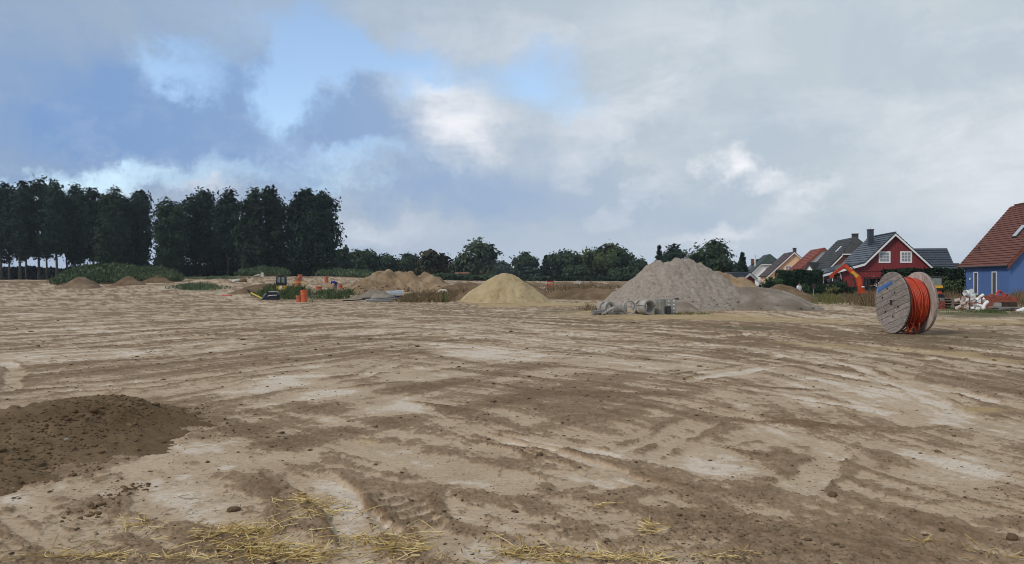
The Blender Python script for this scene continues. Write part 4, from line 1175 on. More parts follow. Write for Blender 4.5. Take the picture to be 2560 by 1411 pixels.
grass('dry_weeds', 'brown dry weeds left of the yellow sand heap', [(1000, 1165, 738, 757), (1060, 1160, 730, 745), (985, 1060, 748, 758)], 5200, .25, .75, .045, M['dry'], 75, 'weeds')
grass('green_weeds', 'green weed clump below the grey folded sheet', [(995, 1050, 744, 757), (1095, 1125, 750, 757)], 900, .25, .55, .05, M['weed'], 76, 'weeds')
grass('dry_weeds', 'tuft of dry grass left of the concrete slabs', [(1425, 1505, 770, 781)], 900, .1, .4, .025, M['dry'], 77, 'weeds')
grass('dry_field', 'wide brown field of dry weeds in the middle distance', [(1320, 1620, 712, 728), (1330, 1560, 722, 738), (1120, 1200, 716, 735)], 5200, .25, .7, .08, M['dry'], 78, 'weeds')
grass('weeds', 'low green weeds on the far bank left of the small cab machine', [(430, 640, 694, 699), (430, 560, 714, 726)], 2600, .2, .6, .10, M['weedb'], 79, 'weeds')
grass('lawn', 'green garden lawn in front of the hedge', [(1890, 2130, 734, 744)], 1800, .08, .25, .05, M['lawn'], 80, 'lawn')
grass('weeds', 'thin green grass at the foot of the perforated blocks', [(1655, 1790, 783, 788)], 500, .04, .14, .02, M['drygreen'], 81, 'weeds')

def overgrown(name, label, peaks, slope, seed, n, ht=.8, leaf=.32):
    root = empty(name, (0, 0, 0), 0, label, 'mound')
    x = sum(p[0] for p in peaks) / len(peaks); y = sum(p[1] for p in peaks) / len(peaks)
    root.location = (x, y, float(terr(x, y)))
    o = heap('soil', None, peaks, slope, M['brown'], .4, .08, .8, seed, parent=root)
    o.location = o.location - root.location
    bpy.context.view_layer.update()
    me = o.data
    co = np.zeros(len(me.vertices) * 3); me.vertices.foreach_get('co', co); co = co.reshape(-1, 3) + np.array(o.location)
    g = terr(co[:, 0] + x, co[:, 1] + y) - root.location.z
    co = co[co[:, 2] > g + .12]
    r = np.random.default_rng(seed)
    pts = co[r.integers(0, len(co), n)] + r.normal(size=(n, 3)) * np.array([.25, .25, .1])
    V1, F1 = blades(pts, r.uniform(.4, 1.0, n) * ht * (.6 + .8 * vnoise(pts[:, 0] * .6, pts[:, 1] * .6, seed)), .12, .35, seed)
    a = link('weeds', np_mesh('weeds', V1, F1), M['weedb'], root); a['kind'] = 'stuff'
    m = n // 2
    pts = co[r.integers(0, len(co), m)] + r.normal(size=(m, 3)) * np.array([.25, .25, .0]); pts[:, 2] += r.uniform(.1, .7, m) * ht
    V2, F2 = leaf_cards(pts, np.full(m, leaf), seed + 1)
    b = link('leaves', np_mesh('leaves', V2, F2), M['weedb'], root); b['kind'] = 'stuff'
    return root
overgrown('overgrown_mound', 'large weed covered earth mound below the left poplars', [pk(190, 682, 110), pk(220, 669, 111), pk(255, 666, 112), pk(290, 668, 112), pk(325, 671, 113), pk(360, 674, 114), pk(390, 674, 115), pk(405, 682, 115)], .62, 81, 11000, .9)
overgrown('overgrown_mound', 'small weed covered mound behind the cab machine under the broad poplar', [pk(620, 679, 142), pk(655, 674, 143), pk(685, 676, 143)], .5, 82, 3200, 1.0, .4)
overgrown('overgrown_mound', 'long low weed covered mound left of the wide ochre heap', [pk(815, 682, 145), pk(850, 679, 146), pk(885, 680, 146), pk(915, 683, 146)], .4, 83, 4000, .9, .4)

def hedge(name, label, x0, x1, y, thick, h, seed, n, leaf=.16, rz=0.0, mat='hedge'):
    L = x1 - x0
    root = empty(name, ((x0 + x1) / 2, y, float(terr((x0 + x1) / 2, y))), rz, label, 'hedge')
    MB().box((0, 0, h * .46), (L - .35, thick - .3, h * .92)).build('twigs', M['hedge_core'], root)
    r = np.random.default_rng(seed)
    face = r.choice(4, n, p=[.62, .25, .065, .065])
    u = r.uniform(-.5, .5, n); v = r.uniform(0, 1, n)
    top = h * (.97 + .06 * vnoise(u * L * .8, u * 0, seed))
    X = np.where(face < 2, u * L, np.where(face == 2, -L / 2, L / 2)); Yv = np.where(face == 0, -thick / 2, np.where(face == 1, u * 0 + (v - .5) * thick, (v - .5) * thick))
    Zv = np.where(face == 1, top, v * top)
    Zv = np.where(face >= 2, r.uniform(0, 1, n) * top, Zv)
    off = r.normal(size=(n, 3)) * .09
    bul = .12 * fbm(X * 1.2, Zv * 1.2, 3, seed)
    pts = np.stack([X, Yv - bul, Zv], 1) + off
    o = link('foliage', crown_mesh('foliage', pts, leaf, seed), M[mat], root)
    return root
M['hedge_core'] = plain('hedge_inner_twigs', (0.012, 0.016, 0.010), .95, .3, 5, .3)
hedge('conifer_hedge', 'dark clipped hedge behind the brown earth heap and red shed', XP(1944, 84), XP(2050, 84), 84, 1.2, 2.45, 91, 9000)
hedge('conifer_hedge', 'dark clipped hedge behind the cable drum in front of the red house', XP(2212, 73), XP(2402, 73), 73, 1.1, 2.5, 92, 13000)
def shrub(name, label, px, py, w, h, seed, mat='bush', n=1300, leaf=.14, Y=None, cat='shrub'):
    g = G(px, py) if Y is None else P(px, Y)
    root = empty(name, g, 0, label, cat)
    r = random.Random(seed)
    lob = [(r.uniform(-.3, .3) * w, r.uniform(-.25, .25) * w, h * r.uniform(.3, .65), w * r.uniform(.2, .34), w * r.uniform(.2, .3), h * r.uniform(.25, .36)) for i in range(7)]
    pts = lobes_points(lob, n, seed, .10, .35, 12)
    pts = pts[pts[:, 2] > 0]
    link('foliage', crown_mesh('foliage', pts, leaf, seed), M[mat], root)
    mb = MB()
    for i in range(5):
        a = i * 1.3
        mb.tube([(0, 0, -.05), (math.cos(a) * w * .12, math.sin(a) * w * .1, h * .3), (math.cos(a) * w * .28, math.sin(a) * w * .22, h * .65)], [.03, .02, .008], 5)
    mb.build('stem', M['bark'], root)
    return root
shrub('shrub', 'bright green shrub in front of the dark hedge right of the white shirted person', 2016, 736, 2.6, 1.2, 301)
shrub('shrub', 'pale bushy shrub beside the left hedge end', 1935, 722, 2.4, 2.2, 302, Y=80)
shrub('shrub', 'slim dark green shrub right of the red shed', 1918, 722, 1.5, 1.9, 303, 'hedge', Y=79)
shrub('shrub', 'light green bush hanging before the right end of the drum hedge', 2375, 738, 1.8, 2.2, 304, 'tree_b', 1600, Y=71.5)
shrub('shrub', 'dark rounded shrub below the porch of the red house', 2092, 736, 2.3, 1.7, 305, 'hedge', Y=78)
shrub('shrub', 'low olive shrub at the foot of the porch post', 2074, 738, 1.3, 1.0, 306, 'drygreen', 700, Y=76.5)
shrub('shrub', 'small dark shrub against the red wall left of the excavator boom', 2126, 738, 1.5, .9, 307, 'hedge', Y=79.5)
shrub('shrub', 'dark green shrub left of the porch post', 2052, 737, 1.9, 1.3, 308, 'hedge', Y=78)
shrub('shrub', 'bushy green plant at the right foot of the wide ochre heap', 1103, 722, 1.6, 1.1, 309, 'weed', 700, .2)

# ================================================================== HOUSES
def window(parent, x, z, w, h, y=0.0, fr=.09, bars=(0, 0), pane='glass', framemat='white', nz=-1, axis='x', proud=.05):
    """window on a wall whose outside faces -y (axis x) or -x (axis y); part: window > frame, pane, bars"""
    def bx(lo, hi):
        if axis == 'x': return Vector((lo[0], lo[1], lo[2])), Vector((hi[0], hi[1], hi[2]))
        return Vector((lo[1], lo[0], lo[2])), Vector((hi[1], hi[0], hi[2]))
    y0, y1 = y - proud, y + .05
    mb = MB()
    for lo, hi in (((x - w / 2, y0, z), (x + w / 2, y1, z + fr)), ((x - w / 2, y0, z + h - fr), (x + w / 2, y1, z + h)), ((x - w / 2, y0, z + fr), (x - w / 2 + fr, y1, z + h - fr)), ((x + w / 2 - fr, y0, z + fr), (x + w / 2, y1, z + h - fr))):
        a, b = bx(lo, hi); mb.box((a + b) / 2, b - a)
    win = mb.build('window', M[framemat], parent)
    a, b = bx((x - w / 2 + fr, y - .012, z + fr), (x + w / 2 - fr, y + .04, z + h - fr))
    nx, nz_ = bars
    for i in range(nx + 1):
        for j in range(nz_ + 1):
            lo = Vector((a.x + (b.x - a.x) * i / (nx + 1), a.y, a.z + (b.z - a.z) * j / (nz_ + 1))) if axis == 'x' else Vector((a.x, a.y + (b.y - a.y) * i / (nx + 1), a.z + (b.z - a.z) * j / (nz_ + 1)))
            hi = Vector((a.x + (b.x - a.x) * (i + 1) / (nx + 1), b.y, a.z + (b.z - a.z) * (j + 1) / (nz_ + 1))) if axis == 'x' else Vector((b.x, a.y + (b.y - a.y) * (i + 1) / (nx + 1), a.z + (b.z - a.z) * (j + 1) / (nz_ + 1)))
            MB().box((lo + hi) / 2, hi - lo - Vector((.001, .001, .001))).build('pane', M[pane], win)
    bw = .035
    if nx or nz_:
        mb = MB()
        for i in range(1, nx + 1):
            t = i / (nx + 1)
            if axis == 'x': mb.box((a.x + (b.x - a.x) * t, y - .03, (a.z + b.z) / 2), (bw, .03, b.z - a.z))
            else: mb.box((y - .03, a.y + (b.y - a.y) * t, (a.z + b.z) / 2), (.03, bw, b.z - a.z))
        for j in range(1, nz_ + 1):
            t = j / (nz_ + 1)
            if axis == 'x': mb.box(((a.x + b.x) / 2, y - .0335, a.z + (b.z - a.z) * t), (b.x - a.x, .03, bw))
            else: mb.box((y - .0335, (a.y + b.y) / 2, a.z + (b.z - a.z) * t), (.03, b.y - a.y, bw))
        mb.build('glazing_bar', M[framemat], win)
    return win
def slope_courses(parent, e0, e1, r1, r0, n, mat, single=True, t=.05):
    """tile courses from the eave line e0-e1 up to the ridge line r0-r1"""
    e0, e1, r1, r0 = (Vector(p) for p in (e0, e1, r1, r0))
    nrm = (e1 - e0).cross(r0 - e0).normalized()
    if nrm.z < 0: nrm = -nrm
    base = MB().poly([e0, e1, r1, r0], -nrm, .12).build('roof', mat, parent)
    big = MB()
    for i in range(n):
        a = i / n; b = min(1.0, (i + 1.12) / n)
        p = [e0.lerp(r0, a) + nrm * (t + .03), e1.lerp(r1, a) + nrm * (t + .03), e1.lerp(r1, b) + nrm * .012, e0.lerp(r0, b) + nrm * .012]
        if single:
            MB().poly(p, -nrm, .03).build('tile_course', mat, base)
        else:
            big.poly(p, -nrm, .03)
    if not single:
        big.build('tile_courses', mat, base)
    return base
def chimney(parent, c, w, d, z0, z1, mat, capmat='steel'):
    o = MB().box((c[0], c[1], (z0 + z1) / 2), (w, d, z1 - z0)).build('chimney', M[mat], parent)
    MB().box((c[0], c[1], z1 + .05), (w + .1, d + .1, .1)).build('cap', M[capmat], o)
    return o
def gable_house(name, label, loc, rz, W, D, eave, ridge, wall, roof, trim='white', ov=.3, fo=.35, hip=None, ncourse=14, single=False, setb=2.0, cat='house'):
    """front gable in the plane y = 0 facing -y, ridge along +y"""
    h = empty(name, loc, rz, label, cat)
    hw = W / 2
    k = (ridge - eave) / hw
    mb = MB()
    prof = [(-hw, -.4), (hw, -.4), (hw, eave), (0, ridge), (-hw, eave)]
    if hip: 
        hx = (ridge - hip) / k
        prof = [(-hw, -.4), (hw, -.4), (hw, eave), (hx, hip), (-hx, hip), (-hw, eave)]
    mb.poly([(x, 0, z) for x, z in prof], (0, 1, 0), D)
    mb.build('wall', M[wall], h)
    up = .10
    ez = eave - k * ov + up
    for s in (-1, 1):
        ex = s * (hw + ov)
        if not hip:
            slope_courses(h, (ex, -fo, ez), (ex, D + fo, ez), (0, D + fo, ridge + up), (0, -fo, ridge + up), ncourse, M[roof], single)
        else:
            hx = (ridge - hip) / k
            nrm = Vector((s * (ridge - eave), 0, hw)).normalized()
            pts = [(ex, -fo, ez), (ex, D + fo, ez), (0, D + fo, ridge + up), (0, setb - fo, ridge + up), (s * hx, -fo, hip + up)]
            ro = MB().poly(pts, nrm, .12).build('roof', M[roof], h)
            mb2 = MB()
            for i in range(ncourse):
                z = ez + (ridge + up - ez) * i / ncourse
                x = s * (hw + ov) * (1 - i / ncourse)
                ys = -fo if z < hip + up else -fo + setb * (z - hip - up) / (ridge - hip)
                mb2.bar((x, ys + .02, z), (x, D + fo - .02, z), .10, .05, nrm)
            for v in range(len(mb2.v)):
                mb2.v[v] = tuple(Vector(mb2.v[v]) + nrm * .135)
            mb2.build('tile_courses', M[roof], ro)
    if hip:
        hx = (ridge - hip) / k
        n2 = Vector((0, -(ridge - hip), setb)).normalized()
        hp = MB().poly([(-hx, -fo - .01, hip + up), (hx, -fo - .01, hip + up), (0, setb - fo, ridge + up + .01)], n2, .13).build('hip_roof', M[roof], h)
        MB().bar((-hx, -fo - .05, hip + up - .08), (hx, -fo - .05, hip + up - .08), .06, .16).build('fascia', M[trim], h)
    # verge boards on the front
    top = (ridge - hip) / k if hip else 0.0
    zt = hip if hip else ridge
    for s in (-1, 1):
        MB().bar((s * (hw + ov), -fo - .03, ez - .12), (s * top, -fo - .03, zt + up - .12), .05, .20, (0, -1, 0)).build('verge_board', M[trim], h) if False else None
        a = Vector((s * (hw + ov), -fo - .03, ez - .13)); b = Vector((s * top, -fo - .03, zt + up - .13))
        dn = Vector((0, 0, -.24))
        MB().poly([a, b, b + dn, a + dn], (0, -1, 0), .05).build('verge_board', M[trim], h)
    return h

RZ = R(-10)
# --- red house
Yr = 85.0
def house_local(px, Y): return (XP(px, Y), Y, float(terr(XP(px, Y), Y)) - .1)
rh = empty('timber_house', house_local(2236, Yr), RZ, 'dark red timber house with white trim and anthracite roof', 'house')
def build_red():
    h = rh; D = 9.5; up = .1
    apex = 6.95; el = 2.78; er = 2.75; hwr = 4.25
    kx, kz = -3.30, 3.55      # kink on the left slope
    lx, lz = -8.4, 2.12       # outer eave of the porch roof
    wl = -5.75                # left wall of the house, porch beyond
    zw = kz + (wl - kx) * (kz - lz) / (kx - lx)
    MB().poly([(wl, 0, -.4), (hwr, 0, -.4), (hwr, 0, er + .02), (0, 0, apex), (kx, 0, kz), (wl, 0, zw)], (0, 1, 0), D).build('wall', M['red_board'], h)
    MB().box(((wl + hwr) / 2, -.035, 2.72), (hwr - wl, .05, .10)).build('cover_board', M['red_board'], h)
    fo = .4
    s = (apex - er) / hwr
    ex = hwr + .35; ez = er - s * .35 + up
    slope_courses(h, (ex, -fo, ez), (ex, D + fo, ez), (0, D + fo, apex + up), (0, -fo, apex + up), 15, M['tile_d'])
    slope_courses(h, (kx, -fo, kz + up), (kx, D + fo, kz + up), (0, D + fo, apex + up), (0, -fo, apex + up), 12, M['tile_d'])
    slope_courses(h, (lx, -fo, lz + up), (lx, D + fo, lz + up), (kx - .01, D + fo, kz + up), (kx - .01, -fo, kz + up), 9, M['tile_d'])
    MB().bar((0, -fo, apex + up + .07), (0, D + fo, apex + up + .07), .22, .10).build('ridge_cap', M['tile_d'], h)
    for a, b in (((ex, ez), (0, apex + up)), ((kx, kz + up), (0, apex + up)), ((lx, lz + up), (kx, kz + up))):
        A = Vector((a[0], -fo - .02, a[1] - .10)); B = Vector((b[0], -fo - .02, b[1] - .10)); dn = Vector((0, 0, -.26))
        MB().poly([A, B, B + dn, A + dn], (0, -1, 0), .05).build('verge_board', M['white'], h)
    MB().bar((lx - .03, -fo, lz), (lx - .03, D + fo, lz), .05, .18).build('eave_board', M['white'], h)
    window(h, -1.06, 3.60, 1.26, 1.34, 0, .16, (2, 2), 'glass_l')
    window(h, 1.24, 3.60, 1.26, 1.34, 0, .16, (2, 2), 'glass_l')
    # chimney in the left slope
    ch = chimney(h, (-1.0, 5.6), .62, .62, 5.4, 7.75, 'tile_d', 'steel')
    MB().lathe([(.07, 0), (.07, .28)], 10, Matrix.Translation((-1.0, 5.6, 7.9))).build('flue', M['white'], ch)
    # porch: posts, beam, railing, glazed door in the left wall
    for y in (.0, 3.0, 6.0):
        MB().box((-7.75, y, 1.02), (.16, .16, 2.2)).build('porch_post', M['white'], h)
    MB().bar((-7.7, .0, .95), (-5.8, .0, .95), .05, .34).build('porch_rail', M['palletwood'], h)
    MB().box((-6.75, 2.2, 1.0), (1.3, .04, 1.3)).build('porch_screen', M['darkwood'], h)
    window(h, 1.1, .1, 1.0, 2.0, wl, .13, (0, 0), 'glass_l', 'white', axis='y')
    mb = MB().tube([(lx + 2.4, -.30, lz + .35), (lx + 2.55, -.22, lz + .1), (wl - .03, -.14, 1.75), (wl + .04, -.10, 1.55), (wl + .04, -.10, 0.0)], .045, 7)
    mb.build('downpipe', M['white'], h)
    # wing behind on the right
    wx0, wx1, wy, wd = 2.6, 7.6, 3.4, 5.6
    MB().poly([(wy, 0, -.4)], (0, 0, 1), 1) if False else None
    w0 = MB().poly([(wx1, wy, -.4), (wx1, wy + wd, -.4), (wx1, wy + wd, 2.5), (wx1, wy + wd / 2, 5.35), (wx1, wy, 2.5)], (-1, 0, 0), 3.2).build('wing_wall', M['red_board'], h)
    slope_courses(h, (hwr - .6, wy - .4, 2.35), (wx1 + .25, wy - .4, 2.35), (wx1 + .25, wy + wd / 2, 5.5), (1.4, wy + wd / 2, 5.5), 11, M['tile_d'])
    slope_courses(h, (hwr - .6, wy + wd + .4, 2.35), (wx1 + .25, wy + wd + .4, 2.35), (wx1 + .25, wy + wd / 2, 5.5), (1.4, wy + wd / 2, 5.5), 6, M['tile_d'])
build_red()

# --- blue house on the right
bh = gable_house('blue_house', 'blue rendered house with red-brown tiled roof at the right edge', (51.9, 69.1, -.05), RZ, 10.0, 10.5, 3.25, 9.45, 'blue_wall', 'tile_r', 'tile_r', .28, .35, None, 26, True)
def blue_parts():
    h = bh
    # bay standing forward at the near left corner is flush; glazed doors in the left wall
    window(h, 2.9, .12, 1.0, 2.35, -5.0, .10, (0, 0), 'glass', 'white', axis='y')
    window(h, 7.0, .12, 1.0, 2.35, -5.0, .10, (0, 0), 'glass', 'white', axis='y')
    window(h, -1.8, 1.0, 1.2, 1.3, 0, .1, (1, 0), 'glass')
    window(h, 1.8, 4.6, 1.2, 1.3, 0, .1, (1, 0), 'glass')
    MB().box((-5.06, 8.3, 1.75), (.06, .16, .22)).build('wall_lamp', M['white'], h)
    MB().tube([(-5.36, -.35, 2.98), (-5.36, 9.95, 2.98)], .07, 8).build('gutter', M['steel'], h)
    MB().tube([(-5.30, 9.5, 2.95), (-5.12, 9.5, 2.7), (-5.12, 9.5, 0)], .05, 7).build('downpipe', M['white'], h)
    # roof window in the left slope
    k = (9.45 - 3.25) / 5.0
    d = Vector((1, 0, k)).normalized(); n = Vector((-k, 0, 1)).normalized()
    c = Vector((-2.55, 3.2, 3.25 + (5.0 - 2.55) * k + .1)) + n * .10
    y = Vector((0, 1, 0))
    rot = Matrix((d, y, n)).transposed()
    o = MB().box(c, (1.55, .95, .14), rot).build('roof_window', M['steel'], h)
    MB().box(c + n * .075, (1.38, .78, .03), rot).build('pane', M['skylight'], o)
    MB().bar((0, -.35, 9.62), (0, 9.95, 9.62), .24, .12).build('ridge_cap', M['tile_r'], h)
    MB().lathe([(.06, 0), (.06, .35), (.1, .36), (.1, .45)], 10, Matrix.Translation((-3.9, 9.0, 3.25 + 1.1 * k + .1))).build('vent_pipe', M['steel'], h)
blue_parts()

# --- row of houses in the distance
h4 = gable_house('brick_house', 'brick house with dark weathered half-hipped roof left of the red house', house_local(2147, 105), RZ, 9.4, 11, 2.6, 7.6, 'brick', 'tile_n', 'white', .35, .35, 5.2, 16)
window(h4, -1.0, 3.2, .95, 1.05, 0, .09, (0, 0), 'glass')
chimney(h4, (.4, 3.4), .75, .75, 6.4, 8.25, 'tile_n')
_k = (7.6 - 2.6) / 4.7
def roofwin(h, x, y, W, eave, k, w=.7, l=1.1):
    d = Vector((1, 0, k)).normalized(); n = Vector((-k, 0, 1)).normalized()
    c = Vector((x, y, eave + (W / 2 + x) * k + .1)) + n * .17
    o = MB().box(c, (l, w, .12), Matrix((d, Vector((0, 1, 0)), n)).transposed()).build('roof_window', M['skylight'], h)
roofwin(h4, -1.6, 4.0, 9.4, 2.6, _k)
h3 = gable_house('white_house', 'white rendered house with brick red roof in the house row', house_local(2060, 125), RZ, 9.2, 9.5, 2.5, 6.85, 'white_wall', 'tile_r2', 'tile_r2', .35, .25, None, 16)
window(h3, .6, 3.2, 1.0, 1.1, 0, .09, (1, 0), 'glass')
h2 = gable_house('beige_house', 'peach beige house with dark brown roof and one white gable window', house_local(1985, 135), RZ, 9.0, 9.0, 2.3, 6.55, 'beige_wall', 'tile_b', 'white', .35, .35, None, 16)
window(h2, -.95, 2.9, 1.15, 1.15, 0, .12, (1, 1), 'glass_l')
chimney(h2, (.45, 1.8), .55, .55, 5.6, 7.25, 'tile_b')
h1 = gable_house('white_house', 'white house with green-black half-hipped roof farthest along the row', house_local(1928, 150), RZ, 8.8, 9.0, 2.2, 6.5, 'white_wall', 'tile_g', 'white', .35, .35, 4.5, 14)
window(h1, -.4, 2.5, 1.2, 1.3, 0, .07, (0, 0), 'glass', 'steel')
MB().lathe([(.13, 0), (.13, 2.1), (.2, 2.12), (.2, 2.3)], 10, Matrix.Translation((-2.9, 1.6, 4.2))).build('flue_pipe', M['white'], h1)
h0 = gable_house('dark_house', 'low dark roofed house behind the red shed', house_local(1903, 172), RZ, 9.0, 9.0, 2.2, 5.6, 'white_wall', 'tile_n', 'white', .35, .35, None, 12)
roofwin(h0, -1.9, 2.0, 9.0, 2.2, 3.4 / 4.5)
chimney(h0, (-1.3, 4.5), .7, .7, 4.0, 6.2, 'brick')
hs = gable_house('annex', 'small white gabled annex with dark roof beside the brick house', (XP(2024, 112), 112, float(terr(XP(2024, 112), 112)) - .1), R(-52), 2.9, 4.6, 2.1, 4.15, 'white_wall', 'tile_n', 'tile_n', .2, .2, None, 8, cat='annex')
gable_house('dark_house', 'low dark roof showing between the red and the blue house', house_local(2392, 118), R(75), 8.5, 9.0, 2.2, 4.15, 'white_wall', 'tile_n', 'white', .35, .3, None, 10)
gable_house('brick_cottage', 'tiny reddish house between far trees right of the ochre heap', (XP(1172, 178), 178, float(terr(XP(1172, 178), 178))), R(55), 3.4, 4.0, .8, 1.9, 'brick', 'brick', 'brick', .2, .2, None, 6)
gable_house('field_barn', 'dark low barn glimpsed under the airy poplar', (XP(520, 196), 196, float(terr(XP(520, 196), 196))), R(-80), 8.0, 11.0, 3.0, 6.4, 'darkwood', 'tile_n', 'darkwood', .3, .2, None, 8, cat='barn')

# --- red garden shed
sh = gable_house('garden_shed', 'small dark red garden shed with white trim and blue-black roof', (XP(1870, 86), 86, 0), R(38), 2.7, 3.0, 1.72, 2.40, 'red_board', 'tile_d', 'white', .25, .22, None, 8, True, cat='shed')
window(sh, -.45, .95, .80, .62, 0, .09, (1, 0), 'glass_d')
o = MB().box((0, 0, .78), (.75, .06, 1.5)).box((.0, .02, .06), (.8, .35, .08)).build('folding_screen', M['white'], None, loc=(XP(1900, 84), 84, 0), rot=(0, 0, R(40)), bevel=.01)
tag(o, 'white upright folding screen standing right of the red shed', 'screen')

# ================================================================== CABLE DRUM
def cable_drum():
    Rf, half, th = .92, .395, .045
    g = G(2262, 832); Yd = 22.3
    root = empty('cable_drum', (XP(2264, Yd), Yd, 0.0), R(2.0), 'big weathered wooden drum wound with orange-red cable', 'cable drum')
    def flange(xc, out, a_out, name_mat_out, name_mat_in):
        fl = empty('flange', (xc, 0, Rf)); fl.parent = root
        for layer, ang, mt, x0 in ((0, a_out, name_mat_out, out * th * .5), (1, a_out + 90, name_mat_in, -out * th * .5)):
            npl = 10; w = 2 * Rf / npl
            edges = [-Rf + i * w + (random.uniform(-.03, .03) if 0 < i < npl else 0) for i in range(npl + 1)]
            for i in range(npl):
                gp = .006 if (layer == 0 and out < 0) else .004
                v0 = edges[i] + gp * random.uniform(.6, 1.5); v1 = edges[i + 1] - gp * random.uniform(.6, 1.5)
                rr = Rf - (.004 if layer else 0)
                v0 = max(v0, -rr + .004); v1 = min(v1, rr - .004)
                pts = []
                for s in (1, -1):
                    vs_ = [v0 + (v1 - v0) * q / 6 for q in range(7)]
                    if s < 0: vs_ = vs_[::-1]
                    for v in vs_:
                        pts.append((s * math.sqrt(max(0, rr * rr - v * v)), v))
                c, s_ = math.cos(R(ang)), math.sin(R(ang))
                jit = random.uniform(-.003, .003)
                P3 = [(x0 - th / 2 + jit, -(u * c - v * s_), u * s_ + v * c) for u, v in pts]
                MB().poly(P3, (1, 0, 0), th - .002).build('plank', M[mt], fl)
        return fl
    fl = flange(-half, -1, 17, 'drumwood', 'darkwood')  # inner planks coloured dark to paint shade into the gaps between outer planks
    fr = flange(half, 1, 24, 'drumwood', 'drumwood_v')
    xo = -th * 1.0
    for (u, z, s) in ((-.22, .415, .045), (.2, .30, .04), (-.48, .13, .04), (.16, .057, .025), (.375, -.12, .042), (-.316, -.29, .042), (.1, -.415, .042)):
        MB().box((xo - .004, -u, z), (.024, s, s * 1.35)).build('bolt_plate', M['black'], fl)
    MB().box((xo - .003, 0.0, 0.0), (.02, .125, .155)).build('spindle_hole_shade', M['black'], fl)  # solid black plate painted in for the shaded depth of the hole
    # stencilled print across the second plank from the top: a solid block, then a worn run of narrow strokes
    c, s_ = math.cos(R(17)), math.sin(R(17))
    pr = MB()
    def pq(u0, u1, v0, v1, sh=.0):
        P3 = []
        for u, v in ((u0, v0), (u1, v0), (u1 + sh, v1), (u0 + sh, v1)):
            P3.append((xo - .0045, -(u * c - v * s_), u * s_ + v * c))
        pr.poly(P3, (-1, 0, 0), .003)
    pq(-.62, -.50, .46, .66)
    u = -.485; rr = random.Random(4)
    while u < .22:
        wv = rr.uniform(.018, .05)
        pq(u, min(u + wv, .24), .50 + rr.uniform(-.01, .02), .62 + rr.uniform(-.03, .035), .01)
        u += wv + rr.choice((.0, .004, .012))
    pq(-.47, .24, .515, .545)
    pr.build('print', M['print_blue'], fl)
    # barrel and windings
    MB().lathe([(0.0, -half + th), (.69, -half + th), (.69, half - th), (0.0, half - th)], 40, Matrix.Translation((0, 0, Rf)) @ Matrix.Rotation(R(90), 4, 'Y')).build('barrel', M['cable_core'], root)
    pts = []
    pitch, rc = .043, .0225
    x = -half + th * 1.2 + rc; turns = int((2 * half - 2.4 * th - 2 * rc) / pitch)
    for t in range(turns * 40 + 1):
        a = t / 40 * 2 * math.pi; xx = x + pitch * t / 40
        pts.append((xx, math.cos(a) * .715, Rf + math.sin(a) * .715))
    MB().tube(pts, rc, 6).build('cable_winding', M['cable'], root, smooth=True, fixn=False)
    # slack loops lying loosely over the left half and hanging to the ground
    rr = random.Random(9)
    for i, (xa, xb, ra, drop) in enumerate(((-.33, -.31, .765, .0), (-.29, -.27, .77, .02), (-.25, -.23, .765, .01), (-.30, -.12, .78, .08), (-.22, -.02, .785, .10), (-.33, -.20, .775, .05), (.06, .12, .755, .0))):
        pts = []
        for t in range(61):
            a = 2 * math.pi * t / 60
            f = .5 + .5 * math.sin(a + 2.4)
            xx = xa + (xb - xa) * f + .012 * math.sin(3 * a + i)
            ry = ra; z = math.sin(a) * ra
            if z < 0: z *= 1 + drop * 1.25
            pts.append((xx, math.cos(a) * ry, max(Rf + z, .03)))
        MB().tube(pts, rc * .95, 6).build('loose_loop', M['cable'], root, smooth=True, fixn=False)
    pts = [(-.34, -.55, .42), (-.30, -.62, .22), (-.22, -.55, .06), (-.08, -.45, .03), (.02, -.5, .05), (-.05, -.6, .18), (-.16, -.62, .30), (-.22, -.6, .36)]
    MB().tube(pts, rc, 6).build('loose_loop', M['cable'], root, smooth=True)
    pts = [(-.10, -.60, .34), (-.16, -.62, .18), (-.28, -.5, .05), (-.12, -.35, .03), (.04, -.42, .04), (.08, -.56, .15), (.04, -.64, .34)]
    MB().tube(pts, rc, 6).build('loose_loop', M['cable'], root, smooth=True)
    MB().tube([(.10, -.69, Rf + .16), (.13, -.73, Rf + .10), (.10, -.72, Rf + .04), (.14, -.72, Rf + .02)], .012, 5).tube([(.14, -.70, Rf + .14), (.10, -.74, Rf + .08)], .012, 5).build('cable_tie', M['black'], root)
M['print_blue'] = plain('worn_blue_print', (0.07, 0.17, 0.42), .8, .35, 14, .1)
M['cable_core'] = plain('cable_core', (0.20, 0.03, 0.014), .6, .2, 4, .1)
cable_drum()

